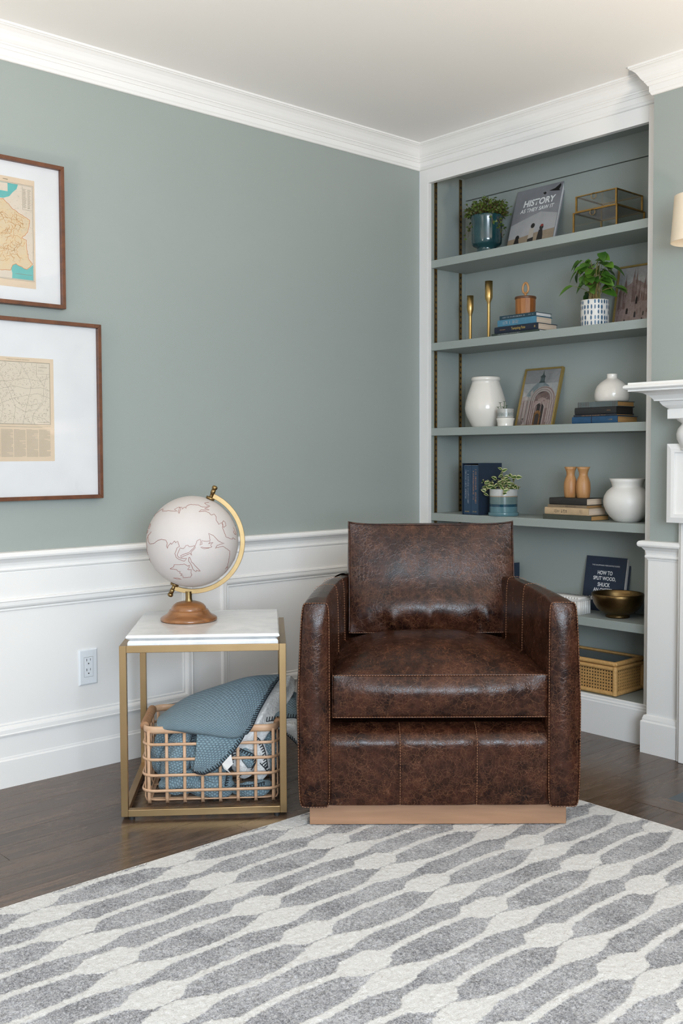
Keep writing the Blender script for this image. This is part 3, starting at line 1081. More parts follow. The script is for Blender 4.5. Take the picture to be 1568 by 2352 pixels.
# arms: swept along the plan curve of the tub; each arm is one padded body with a seam line round its front
def arm(sgn):
    out = [(-0.387, -0.020), (-0.384, 0.06), (-0.371, 0.20), (-0.352, 0.36), (-0.325, 0.52), (-0.272, 0.655), (-0.19, 0.735)]
    inn = [(-0.3115, -0.020), (-0.306, 0.06), (-0.294, 0.20), (-0.279, 0.36), (-0.258, 0.50), (-0.218, 0.60), (-0.15, 0.66)]
    zb, zt = 0.076, 0.6605
    nl, nc = 40, 72
    rows = []
    for i in range(nl + 1):
        t = i / nl
        A = cr([(x, y, 0) for x, y in out], t)
        B = cr([(x, y, 0) for x, y in inn], t)
        ring = []
        for k in range(nc):
            a = 2 * PI * k / nc
            # squircle section: u across (outer -1 .. inner +1), w up
            ca, sa = math.cos(a), math.sin(a)
            e = 0.16
            u = math.copysign(abs(ca) ** e, ca)
            w = math.copysign(abs(sa) ** e, sa)
            m = max(abs(u), abs(w))
            hz = 0.5 + 0.5 * w                      # 0 bottom .. 1 top
            fr = 0.5 - 0.5 * u                      # 1 at the outer face
            p = A.lerp(B, 0.5 + 0.5 * u)
            n2 = (A - B).normalized()
            # padding: outer side blown out, top crowned, bottom slightly wider
            bulge = 0.017 * math.sin(PI * min(1, max(0, hz))) * fr * (1 - 0.5 * max(0, 0.10 - t) * 10)
            bulge += 0.010 * (1 - hz) * fr
            inner_b = -0.004 * math.sin(PI * hz) * (1 - fr) * (0 if t < 0.02 else 1)
            p = p + n2 * (bulge + inner_b)
            top = zt + 0.009 * (1 - u * u) * min(1, t * 8) - 0.010 * fr * fr * min(1, t * 6)
            top += 0.012 * math.sin(PI * min(1, t * 1.15)) * 0.6
            z = zb + (top - zb) * hz
            ring.append(Vector((p.x * -sgn, p.y, z)))
        rows.append(ring)
    mb = MB()
    vs = [p for r_ in rows for p in r_]
    fs = []
    for i in range(nl):
        for k in range(nc):
            k2 = (k + 1) % nc
            fs.append((i * nc + k, i * nc + k2, (i + 1) * nc + k2, (i + 1) * nc + k))
    mb.add(vs, fs, 0, True)
    # padded front: concentric rings moving forward
    base = rows[0]
    cen = sum(base, Vector()) / nc
    prev = base
    fr_rows = [base]
    for j in range(1, 9):
        s = 1 - j / 8
        rg = []
        for p in base:
            q = cen.lerp(p, s) if j < 8 else cen.copy()
            du = (q.x - cen.x) / 0.038
            dw = (q.z - cen.z) / 0.295
            q.y = base[0].y - 0.016 * (1 - min(1, abs(du)) ** 2.2) * (1 - min(1, abs(dw)) ** 10) - 0.0025
            rg.append(q)
        fr_rows.append(rg)
    vs = [p for r_ in fr_rows for p in r_]
    fs = []
    for i in range(8):
        for k in range(nc):
            k2 = (k + 1) % nc
            fs.append((i * nc + k, (i + 1) * nc + k, (i + 1) * nc + k2, i * nc + k2))
    mb.add(vs, fs, 0, True)
    o = mb.build('arm', M['leather'], ch)
    # piping round the front edge
    edge = [p + Vector((0, -0.002, 0)) for p in base]
    MB().tube(edge, 0.0022, 6, closed=True).build('piping', M['leather'], o)
    top_edge = [p + Vector((0, -0.0045, 0)) for p in base]
    stitched(top_edge + [top_edge[0]], o, 0.0008)
    # two cross seams over the top and down the inside
    for ti in (16, 24):
        ring = rows[ti]
        ks = [k for k in range(nc) if True]
        seq = []
        for k in range(nc // 2 + 2, -nc // 3, -1):
            p = ring[k % nc]
            # bow the seam towards the front lower down
            seq.append(p)
        pts = []
        cx = sum(ring, Vector()) / nc
        for p in seq:
            q = cx + (p - cx) * 1.012
            q.z += 0.0006
            pts.append(q)
        stitched(pts, o, 0.0009)
    return o


arm(1)
arm(-1)
# tub back behind the cushion
mb = MB()
outl = [(-0.30, 0.60), (-0.235, 0.70), (-0.14, 0.752), (0, 0.765), (0.14, 0.752), (0.235, 0.70), (0.30, 0.60)]
inl = [(-0.24, 0.56), (-0.18, 0.63), (-0.10, 0.665), (0, 0.672), (0.10, 0.665), (0.18, 0.63), (0.24, 0.56)]
mb.grid(lambda s, t: (lambda A, B: (A.x, A.y + 0.012 * math.sin(PI * t), 0.076 + t * 0.585))(cr([(x, y, 0) for x, y in outl], s), 0), 40, 12)
mb.grid(lambda s, t: (lambda A: (A.x, A.y, 0.076 + t * 0.585))(cr([(x, y, 0) for x, y in inl], s)), 40, 12)
mb.grid(lambda s, t: (lambda A, B: (lambda p: (p.x, p.y, 0.661 + 0.014 * math.sin(PI * t)))(A.lerp(B, t)))(cr([(x, y, 0) for x, y in outl], s), cr([(x, y, 0) for x, y in inl], s)), 40, 8)
mb.build('back', M['leather'], ch)
# seat deck between the arms
MB().box(-0.305, 0.05, 0.08, 0.305, 0.66, 0.300).build('deck', M['leather'], ch)


# front: three padded panels with sewn joints
def front_panel(x0, x1, k):
    def fn(s, t):
        s2 = s
        x = x0 + (x1 - x0) * s2
        z = 0.076 + 0.240 * t
        roll = max(0, (t - 0.70) / 0.30)
        y = -0.004 - 0.012 * math.sin(PI * min(1, t * 1.02)) ** 0.7
        y -= 0.005 * (1 - abs(2 * s - 1) ** 7) + 0.006 * math.exp(-((t - 0.78) / 0.16) ** 2)
        y += 0.050 * roll ** 2.6
        z -= 0.012 * roll ** 3
        y += 0.0022 * math.exp(-((t - 0.9) / 0.12) ** 2) * ripple(x, k, 22)
        return (x, y, z)
    return MB().grid(fn, 40, 30).build('front_panel', M['leather'], ch, fixn=True)


px_ = [-0.3165, -0.114, 0.105, 0.3165]
for k in range(3):
    front_panel(px_[k], px_[k + 1], k + 3)
for x in px_[1:3]:
    pth = [(x + 0.0035, -0.004 - 0.012 * math.sin(PI * min(1, t * 1.02)) ** 0.7 - 0.0042 - 0.006 * math.exp(-((t - 0.78) / 0.16) ** 2) + 0.05 * max(0, (t - .7) / .3) ** 2.6,
            0.076 + 0.240 * t - 0.012 * max(0, (t - .7) / .3) ** 3) for t in [i / 30 for i in range(31)]]
    stitched(pth, ch)


# seat cushion
def seat_wr(a, b, c_):
    v = Vector((0, 0, 0))
    if b < -0.999:
        w = math.exp(-((c_ - 0.35) / 0.45) ** 2) * (1 - abs(a) ** 6)
        env = 0.25 + 1.2 * math.exp(-((a - 0.10) / 0.22) ** 2) + 0.8 * math.exp(-((a - 0.55) / 0.18) ** 2) + 0.6 * math.exp(-((abs(a) - 0.93) / 0.06) ** 2)
        v.y -= 0.0030 * w * env * ripple(a, 11, 9, 5)
        v.y -= 0.003 * math.exp(-((c_ - 0.3) / 0.5) ** 2)
    if c_ > 0.999:
        v.z += 0.0018 * ripple(a * 0.6 + b * 0.4, 21, 3, 4) * (1 - abs(a) ** 4) * (1 - abs(b) ** 4)
    return v


seat, sp_ = puff('seat_cushion', 0.307, 0.285, 0.060, (0.004, 0.022, 0.01, 0.070, 0.030), ch, 44, (0.004, 0.277, 0.3915), wrinkle=seat_wr, expo=2.3)


def seam_line(posf, fixed, vals, off=(0, 0, 0)):
    return [posf(*[(v if f is None else f) for f in fixed]) + Vector(off) for v in vals]


lin = [i / 40 * 2 - 1 for i in range(41)]
for z_, offz in ((1, 0.001), (-1, -0.001)):
    pth = seam_line(sp_, (None, -1, z_), lin, (0, -0.0018, offz))
    MB().tube(pth, 0.0022, 6).build('piping', M['leather'], seat)
    stitched([p + Vector((0, -0.0022, -0.0012 if z_ > 0 else 0.0012)) for p in pth], seat)
for x_ in (-1, 1):
    MB().tube(seam_line(sp_, (x_, -1, None), lin, (0, -0.0015, 0)), 0.002, 6).build('piping', M['leather'], seat)
    MB().tube(seam_line(sp_, (x_, None, 1), lin, (0, 0, 0.0015)), 0.002, 6).build('piping', M['leather'], seat)


# back cushion: leaning pillow with eared corners and creases along its lower edge
def back_wr(a, b, c_):
    v = Vector((0, 0, 0))
    ear = (abs(a) * abs(c_)) ** 10
    v.x += math.copysign(0.002, a) * ear
    if c_ > 0:
        v.z += 0.007 * ear
    # top edge sags a little between the ears
    v.z -= 0.010 * (max(0, c_) ** 6) * (1 - a * a) * 0.35
    if b < -0.999:
        lo = math.exp(-((c_ + 0.80) / 0.17) ** 2) * (1 - abs(a) ** 10)
        v.y -= 0.0095 * lo * ripple(a + 0.12 * c_, 5, 8, 6)
        v.y -= 0.024 * math.exp(-((c_ + 0.60) / 0.36) ** 2) * (1 - a ** 4)
        v.y -= 0.0005 * ripple(a * 0.7 - c_ * 0.4, 31, 3.5, 4) * (1 - abs(a) ** 4) * (1 - abs(c_) ** 4)
    return v


bc, bp_ = puff('back_cushion', 0.276, 0.062, 0.183, (0.006, 0.020, 0.03, 0.012, 0.012), ch, 44, (0.026, 0.578, 0.654), rot=(math.radians(-11), 0, 0), wrinkle=back_wr, expo=2.2, pinch=0.015)
pth = seam_line(bp_, (-1, -1, None), lin) + seam_line(bp_, (None, -1, 1), lin)[1:] + [bp_(1, -1, -v) for v in lin][1:] + [bp_(-v, -1, -1) for v in lin][1:-1]
MB().tube([p + Vector((0, -0.001, 0)) for p in pth], 0.0026, 6, closed=True).build('piping', M['leather'], bc)
stitched([bp_(v, -1, -1) + Vector((0, -0.004, 0.001)) for v in lin], bc)

# ================================================================== SIDE TABLE
TA = YAW + math.radians(4.1)
tb = thing('side_table', 'square brass-framed side table with a white marble top', 'side table', (0.5305, -1.831, 0.0), TA)
W, q, ZB, ZT = 0.490, 0.0205, 0.010, 0.5195
for x in (0, W - q):
    for y in (0, W - q):
        MB().box(x, y, ZB, x + q, y + q, ZT).build('leg', M['brass'], tb, bevel=0.001)
        MB().lathe([(0.009, 0.0), (0.009, ZB)], 16, c=(x + q / 2 + (0.02 if x == 0 else -0.02), y + q / 2, 0.0)).build('glide', M['black'], tb)
for z0, z1 in ((ZB, ZB + q), (ZT - q, ZT)):
    for y in (0, W - q):
        MB().box(q, y, z0, W - q, y + q, z1).build('rail', M['brass'], tb, bevel=0.001)
    for x in (0, W - q):
        MB().box(x, q, z0, x + q, W - q, z1).build('rail', M['brass'], tb, bevel=0.001)


def slab(x0, y0, x1, y1, z0, z1, cut_low, cut_top):
    """stone slab with a rounded ogee edge; profile inset at the bottom / the top"""
    prof = [(-0.06, z0), (-cut_low, z0), (-cut_low * 0.35, z0 + (z1 - z0) * 0.25), (0.0, z0 + (z1 - z0) * 0.5), (-cut_top * 0.3, z0 + (z1 - z0) * 0.85), (-cut_top, z1), (-0.06, z1)]
    m_ = MB()
    pts = [(x0, y0), (x0, y1), (x1, y1), (x1, y0)]
    pts = [(x0, y0), (x1, y0), (x1, y1), (x0, y1)]
    m_.sweep(pts, prof, closed=True)
    c = 0.06
    m_.add([(x0 + c, y0 + c, z1), (x1 - c, y0 + c, z1), (x1 - c, y1 - c, z1), (x0 + c, y1 - c, z1)], [(0, 1, 2, 3)])
    m_.add([(x0 + c, y0 + c, z0), (x1 - c, y0 + c, z0), (x1 - c, y1 - c, z0), (x0 + c, y1 - c, z0)], [(3, 2, 1, 0)])
    return m_


slab(0.0235, 0.008, 0.4665, 0.476, 0.5195, 0.5345, 0.0, 0.010).build('marble_top', M['marble'], tb)
slab(0.019, 0.003, 0.471, 0.480, 0.5345, 0.5500, 0.012, 0.0045).build('marble_top', M['marble'], tb)

# ================================================================== GLOBE
gl = thing('desk_globe', 'white globe with copper coastlines on a turned wooden foot', 'globe', (0.5305, -1.831, 0.5502))
gl.location = Matrix.Translation((0.5305, -1.831, 0.5502)) @ Matrix.Rotation(TA, 4, 'Z') @ Vector((0.183, 0.272, 0))
gl.rotation_euler = (0, 0, YAW)
RG = 0.1460
gc = Vector((0.014, 0.0, 0.2535))
MB().lathe([(0.0, 0.0), (0.088, 0.0), (0.0905, 0.003), (0.090, 0.009), (0.083, 0.014), (0.074, 0.0185), (0.068, 0.024), (0.0635, 0.031), (0.0615, 0.0345), (0.0565, 0.0352), (0.0565, 0.037),
            (0.054, 0.044), (0.048, 0.051), (0.039, 0.0565), (0.026, 0.0605), (0.0, 0.062)], 56).build('foot', M['globe_wood'], gl)
MB().lathe([(0.0885, -0.0002), (0.0885, 0.0018)], 48).build('felt_ring', M['black'], gl)
MB().lathe([(0.013, 0.060), (0.0115, 0.064), (0.0105, 0.070), (0.0105, 0.093)], 24).build('neck', M['brass_dark'], gl)
ball = MB()
nn, mm = 72, 48
ball.grid(lambda s, t: gc + Vector((RG * math.sin(PI * t) * math.cos(2 * PI * s), RG * math.sin(PI * t) * math.sin(2 * PI * s), RG * math.cos(PI * t))), nn, mm)
ball_o = ball.build('ball', M['globe'], gl)
tilt = math.radians(23)
ax = Vector((math.sin(tilt), 0, math.cos(tilt)))
perp = Vector((math.cos(tilt), 0, -math.sin(tilt)))
RA = 0.1605
arc = [gc + ax * RA * math.cos(a) + perp * RA * math.sin(a) for a in [math.radians(2 + 176 * i / 60) for i in range(61)]]
mb = MB()
vs, fs = [], []
for i, p in enumerate(arc):
    r_ = (p - gc).normalized()
    for (dr, dy) in ((-0.0075, -0.004), (0.0075, -0.004), (0.0075, 0.004), (-0.0075, 0.004)):
        vs.append(p + r_ * dr + Vector((0, dy, 0)))
for i in range(60):
    for k in range(4):
        k2 = (k + 1) % 4
        fs.append((i * 4 + k, i * 4 + k2, (i + 1) * 4 + k2, (i + 1) * 4 + k))
fs += [(0, 1, 2, 3), (243, 242, 241, 240)]
mb.add(vs, fs)
mb.build('meridian_arc', M['brass_globe'], gl, bevel=0.0012)
for s in (1, -1):
    b0 = gc + ax * s * RG
    mb = MB().tube([b0, b0 + ax * s * 0.008], 0.014, 20)
    mb.tube([b0, b0 + ax * s * 0.012, b0 + ax * s * 0.020, b0 + ax * s * 0.021, b0 + ax * s * 0.033, b0 + ax * s * 0.034], [0.0055, 0.0055, 0.0055, 0.0075, 0.0075, 0.005], 16)
    pts = [b0 + ax * s * (0.033 + 0.0145 * i / 10) for i in range(11)]
    mb.tube(pts, [0.0040 + 0.0052 * math.sin(PI * i / 10) ** 0.6 if 0 < i < 10 else 0.002 for i in range(11)], 16)
    mb.build('axis_knob', M['brass_dark'], gl)
# coastlines as traced lines lying on the ball (disc coordinates seen from the front: x right, y up)
coast_px = [
    [(378, 290), (385, 270), (415, 255), (440, 235), (460, 230), (455, 245), (520, 238), (555, 240), (585, 240), (560, 228), (590, 212), (600, 208), (612, 225), (605, 258), (595, 245), (600, 215), (620, 210), (625, 225), (640, 208), (655, 220), (650, 205), (680, 190), (740, 195), (775, 210), (800, 212), (830, 208), (800, 196), (785, 182), (815, 180)],
    [(820, 215), (795, 222), (828, 235), (770, 232), (755, 245), (800, 242), (830, 255), (845, 272), (868, 266), (885, 290), (885, 310), (905, 345), (922, 335), (935, 345), (932, 370), (945, 400), (960, 445), (1000, 470), (1005, 458), (1020, 475)],
    [(935, 320), (928, 345), (942, 372), (955, 360), (948, 335), (935, 320)],
    [(350, 345), (340, 370), (325, 380), (345, 385), (360, 360), (350, 345)], [(325, 400), (318, 425), (330, 415), (333, 395)],
    [(375, 402), (340, 440), (345, 480), (362, 500), (400, 492), (440, 465), (470, 455), (510, 460), (523, 480), (515, 505), (523, 522), (530, 500), (550, 478), (555, 490), (580, 462), (590, 478), (605, 465), (620, 505), (600, 515), (595, 535), (582, 560), (590, 590), (610, 605), (655, 622), (672, 598), (650, 600), (605, 588), (600, 570), (625, 515), (650, 522), (670, 500), (685, 495), (695, 508), (735, 498), (740, 515), (728, 530), (705, 555), (712, 575), (700, 558), (660, 575), (630, 590), (628, 575), (660, 562), (695, 550), (725, 520), (745, 490), (755, 462), (775, 450), (782, 470), (775, 495), (790, 490), (790, 462), (830, 470), (850, 462), (838, 410), (870, 425), (905, 470), (920, 480), (948, 495), (920, 498), (900, 505), (885, 525), (910, 520), (940, 515), (985, 560), (980, 600), (960, 680), (940, 710), (960, 690), (945, 730), (925, 748)],
    [(850, 470), (838, 490), (870, 478), (852, 500), (862, 515), (840, 520), (780, 512), (800, 525), (840, 522)],
    [(690, 590), (685, 620), (700, 640), (715, 690), (735, 708), (738, 695), (752, 702), (768, 705), (740, 670), (720, 640), (705, 625), (698, 590), (690, 590)],
    [(532, 685), (560, 672), (570, 650), (600, 648), (650, 645), (680, 660), (690, 650), (688, 668), (672, 690), (690, 690), (702, 690), (695, 712), (700, 735), (685, 755), (625, 760), (630, 745), (612, 738), (625, 728), (605, 720), (612, 708), (595, 705), (585, 690), (532, 685)],
    [(545, 765), (580, 762), (612, 772), (580, 772), (545, 765)],
    [(345, 430), (325, 470), (318, 510), (328, 520), (320, 560), (325, 600)], [(340, 620), (335, 640), (342, 662), (330, 650), (335, 625)],
    [(1005, 380), (1015, 410), (1022, 440), (1012, 430), (1006, 405)]]
mb = MB()
for pl_ in coast_px:
    dense = []
    for i in range(len(pl_) - 1):
        (xa, ya), (xb, yb) = pl_[i], pl_[i + 1]
        k = max(2, int(math.hypot(xb - xa, yb - ya) / 12))
        for j in range(k):
            dense.append((xa + (xb - xa) * j / k + random.uniform(-1.5, 1.5), ya + (yb - ya) * j / k + random.uniform(-1.5, 1.5)))
    dense.append(pl_[-1])
    P3 = []
    for x, y in dense:
        dx, dz = (x - 666) / 366, (497 - y) / 366
        rr = math.hypot(dx, dz)
        if rr > 0.985:
            dx, dz = dx / rr * 0.985, dz / rr * 0.985
        P3.append(gc + Vector((dx, -math.sqrt(1 - dx * dx - dz * dz), dz)) * (RG + 0.0001))
    mb.tube(P3, 0.00075, 4)
    # the far hemisphere carries coastlines too
    mb.tube([gc + Matrix.Rotation(PI * 0.98, 3, 'Z') @ (p - gc) for p in P3], 0.00075, 4)
mb.build('coastline', M['coast'], ball_o, fixn=False)

# ================================================================== RATTAN BASKET
ba = thing('rattan_basket', 'open rattan basket with rounded corners under the side table', 'basket', (0.4705, -1.4575, 0.0), TA)
bw, bd, bh, bz = 0.208, 0.142, 0.2435, 0.003


def rrect(hw, hd, r, n=8):
    pts = []
    for (sx, sy, a0) in ((1, -1, -90), (1, 1, 0), (-1, 1, 90), (-1, -1, 180)):
        for i in range(n + 1):
            a = math.radians(a0 + 90 * i / n)
            pts.append((sx * (hw - r) + r * math.cos(a), sy * (hd - r) + r * math.sin(a)))
    return pts


def hoop(z, hw, hd, r, h, th, name, mat_='rattan'):
    pts = [(x, y, z) for x, y in rrect(hw, hd, r)]
    return MB().tube(pts, 0, 8, closed=True, flat=(h, th)).build(name, M[mat_], ba)


rim = hoop(bh - 0.012, bw, bd, 0.04, 0.024, 0.008, 'rim')
for z, sw in ((0.184, 0.0), (0.137, 0.001), (0.088, 0.002), (0.040, 0.003)):
    hoop(z + bz, bw + 0.003 + sw, bd + 0.003 + sw, 0.04, 0.0095, 0.006, 'hoop')
hoop(0.010, bw - 0.010, bd - 0.010, 0.03, 0.005, 0.005, 'hoop')
rib_src = MB().tube([(0, -0.012, 0.003), (0, -0.004, 0.006), (0, 0.0, 0.016), (0, -0.001, 0.12), (0, -0.001, bh - 0.014)], 0, 8, flat=(0.0105, 0.0055), up=(1, 0, 0)).build('rib', M['rattan'], ba)
first = True
for i in range(8):
    x = -bw + 0.016 + (2 * bw - 0.032) * i / 7
    for sy in (-1, 1):
        if first:
            rib_src.location = (x, -bd + 0.002, 0)
            rib_src.rotation_euler = (0, 0, PI)
            first = False
            continue
        share(rib_src, 'rib', ba, (x, sy * (bd - 0.002), 0), (0, 0, 0 if sy > 0 else PI))
for i in range(5):
    y = -bd + 0.03 + (2 * bd - 0.06) * i / 4
    for sx in (-1, 1):
        share(rib_src, 'rib', ba, (sx * (bw - 0.002), y, 0), (0, 0, -sx * PI / 2))
for i in range(8):
    x = -bw + 0.016 + (2 * bw - 0.032) * i / 7
    MB().box(x - 0.005, -bd + 0.012, 0.0, x + 0.005, bd - 0.012, 0.004).build('base_slat', M['rattan'], ba)
for i in range(4):
    y = -bd + 0.04 + (2 * bd - 0.08) * i / 3
    MB().box(-bw + 0.012, y - 0.004, 0.004, bw - 0.012, y + 0.004, 0.007).build('base_slat', M['rattan'], ba)
# wrapped handle bar along each short side
for sx in (-1, 1):
    n_ = 90
    pts = [(sx * bw, -bd * 0.72 + 2 * bd * 0.72 * i / n_, bh - 0.008) for i in range(n_ + 1)]
    MB().tube(pts, [0.0135 + 0.0010 * math.sin(i * 1.9) + random.uniform(-.0005, .0005) for i in range(n_ + 1)], 12).build('wrapped_handle', M['rattan_wrap'], ba)


# ================================================================== THROW BLANKET in the basket (same frame as the basket)
bl = thing('throw_blanket', 'blue knitted throw blanket with white fleece lining spilling from the basket', 'blanket', (0.4705, -1.4575, 0.0), TA)


def sheet(name, ctrl, ns, nt, mats, parent, thick=0.010, noise=0.0025, seed=1, soft=True, lining=True):
    """cloth patch through a net of control points, UV in metres, solidified; returns (object, surface function)"""
    rows = len(ctrl)

    def S_(s, t):
        return cr([cr(r_, s) for r_ in ctrl], t)
    # metric size for the UVs
    su = sum((S_(i / 10, .5) - S_((i + 1) / 10, .5)).length for i in range(10))
    sv = sum((S_(.5, i / 10) - S_(.5, (i + 1) / 10)).length for i in range(10))
    rr = random.Random(seed)
    ph = [rr.uniform(0, 6.28) for _ in range(8)]

    def F(s, t):
        p = S_(s, t)
        a = noise * (math.sin(7 * s + 5 * t + ph[0]) + math.sin(13 * s - 9 * t + ph[1]) * .6 + math.sin(21 * t + 4 * s + ph[2]) * .4)
        return p + Vector((a * .3, -a, a * .5))
    mb = MB().grid(F, ns, nt, flip=True)
    o = mb.build(name, mats, parent, fixn=False)
    uvl = o.data.uv_layers.new(name='UVMap')
    uvs = np.empty((len(o.data.loops), 2))
    vi = np.empty(len(o.data.loops), dtype=np.int32)
    o.data.loops.foreach_get('vertex_index', vi)
    uvs[:, 0] = (vi % (ns + 1)) / ns * su
    uvs[:, 1] = (vi // (ns + 1)) / nt * sv
    uvl.data.foreach_set('uv', uvs.ravel())
    if thick:
        md = o.modifiers.new('thickness', 'SOLIDIFY')
        md.thickness = thick
        md.offset = -1
        if lining:
            md.material_offset = 1
            md.material_offset_rim = 1
    return o, F


def blanket_stitch(path, parent, inward, every=0.0085, length=0.013, r=0.0016):
    """black yarn blanket stitch: a running thread plus short bars pointing inward(pt, tangent)"""
    P = [Vector(p) for p in path]
    mb = MB().tube(P, r * 0.9, 6)
    L, acc = 0.0, 0.0
    for i in range(len(P) - 1):
        seg = (P[i + 1] - P[i]).length
        acc += seg
        while acc >= every:
            acc -= every
            t = 1 - acc / max(seg, 1e-6)
            p = P[i].lerp(P[i + 1], min(1, max(0, t)))
            d_ = inward(p, (P[i + 1] - P[i]).normalized())
            jit = random.uniform(0.8, 1.15)
            mb.tube([p, p + d_ * length * 0.5 * jit + Vector((0, -0.0012, 0.0006)), p + d_ * length * jit], r, 5)
    return mb.build('yarn_stitching', M['yarn'], parent, fixn=False)


KS = [M['knit'], M['sherpa']]
# the big upper layer: humps over the heap and rolls over the front rim
top_net = [
    [(-0.15, 0.12, 0.20), (-0.07, 0.13, 0.24), (0.03, 0.13, 0.28), (0.12, 0.12, 0.31), (0.235, 0.115, 0.325)],
    [(-0.165, 0.06, 0.232), (-0.085, 0.055, 0.288), (0.02, 0.05, 0.325), (0.115, 0.045, 0.352), (0.228, 0.05, 0.356)],
    [(-0.172, -0.02, 0.243), (-0.100, -0.03, 0.286), (0.005, -0.035, 0.318), (0.105, -0.03, 0.335), (0.192, -0.015, 0.326)],
    [(-0.170, -0.09, 0.252), (-0.105, -0.10, 0.276), (-0.005, -0.11, 0.288), (0.090, -0.11, 0.290), (0.154, -0.09, 0.278)],
    [(-0.166, -0.135, 0.250), (-0.105, -0.147, 0.257), (-0.010, -0.160, 0.258), (0.075, -0.165, 0.250), (0.130, -0.145, 0.240)],
    [(-0.158, -0.142, 0.236), (-0.10, -0.155, 0.234), (-0.010, -0.172, 0.226), (0.070, -0.176, 0.216), (0.112, -0.158, 0.218)],
    [(-0.15, -0.130, 0.226), (-0.09, -0.140, 0.222), (-0.005, -0.155, 0.212), (0.068, -0.160, 0.205), (0.104, -0.150, 0.212)]]
top_o, TF = sheet('top_layer', top_net, 60, 60, KS, bl, 0.011, 0.0022, 3)
# the corner flap hanging down outside the front of the basket
flap_net = [
    [(-0.040, -0.150, 0.240), (0.030, -0.156, 0.232), (0.110, -0.150, 0.226)],
    [(-0.043, -0.156, 0.205), (0.025, -0.166, 0.202), (0.094, -0.156, 0.198)],
    [(-0.047, -0.157, 0.160), (0.008, -0.166, 0.158), (0.062, -0.158, 0.156)],
    [(-0.052, -0.157, 0.118), (-0.018, -0.163, 0.116), (0.018, -0.158, 0.114)],
    [(-0.050, -0.156, 0.102), (-0.036, -0.159, 0.098), (-0.022, -0.156, 0.095)]]
flap_o, FF = sheet('corner_flap', flap_net, 40, 40, KS, bl, 0.009, 0.0016, 5)
edge = [TF(1, t) for t in [i / 40 for i in range(2, 36)]]
blanket_stitch([p + Vector((0.001, -0.003, 0.002)) for p in edge], top_o, lambda p, t: Vector((-0.93, -0.2, 0.1)).normalized())
edge = [FF(1, i / 40) for i in range(0, 38)] + [FF(1 - i / 10, 1) for i in range(0, 11)]
blanket_stitch([p + Vector((0.0, -0.004, -0.001)) for p in edge], flap_o, lambda p, t: Vector((-0.62, -0.05, 0.78)).normalized())
# fleece side turned out to the right of the stitched edge
fl_net = [
    [(0.222, 0.060, 0.350), (0.250, 0.050, 0.352), (0.268, 0.060, 0.330)],
    [(0.186, -0.005, 0.318), (0.222, -0.002, 0.320), (0.262, 0.015, 0.305)],
    [(0.148, -0.080, 0.272), (0.180, -0.070, 0.272), (0.225, -0.04, 0.262)],
    [(0.108, -0.140, 0.218), (0.142, -0.132, 0.222), (0.185, -0.10, 0.215)],
    [(0.070, -0.138, 0.165), (0.105, -0.130, 0.160), (0.14, -0.11, 0.15)]]
sheet('fleece_turn', fl_net, 30, 40, [M['sherpa'], M['sherpa']], bl, 0.012, 0.0035, 9)
# second fold running out over the right end of the basket
f2_net = [
    [(0.13, 0.07, 0.270), (0.20, 0.075, 0.285), (0.262, 0.07, 0.292), (0.296, 0.07, 0.262)],
    [(0.14, 0.01, 0.262), (0.20, 0.015, 0.275), (0.262, 0.01, 0.283), (0.298, 0.01, 0.250)],
    [(0.145, -0.05, 0.246), (0.20, -0.05, 0.257), (0.262, -0.05, 0.262), (0.298, -0.04, 0.232)],
    [(0.145, -0.09, 0.234), (0.20, -0.09, 0.242), (0.262, -0.085, 0.246), (0.298, -0.075, 0.216)]]
f2, F2 = sheet('side_fold', f2_net, 40, 30, KS, bl, 0.010, 0.002, 12)
blanket_stitch([F2(i / 30, 1) + Vector((0, -0.003, 0.0)) for i in range(31)], f2, lambda p, t: Vector((0.2, 0.35, 0.9)).normalized())
f3_net = [
    [(0.15, -0.075, 0.236), (0.20, -0.08, 0.240), (0.262, -0.075, 0.240), (0.298, -0.07, 0.208)],
    [(0.15, -0.095, 0.224), (0.20, -0.10, 0.228), (0.265, -0.095, 0.225), (0.300, -0.085, 0.185)],
    [(0.16, -0.085, 0.214), (0.21, -0.09, 0.214), (0.268, -0.085, 0.195), (0.300, -0.08, 0.150)],
    [(0.17, -0.06, 0.206), (0.21, -0.06, 0.200), (0.262, -0.06, 0.160), (0.295, -0.06, 0.118)]]
f3, F3 = sheet('fleece_fold', f3_net, 36, 24, [M['sherpa'], M['knit']], bl, 0.010, 0.003, 14)
blanket_stitch([F3(0.45 + 0.55 * i / 20, 0.98) + Vector((0, -0.006, 0.0)) for i in range(21)], f3, lambda p, t: Vector((0.0, -0.2, 0.97)).normalized())


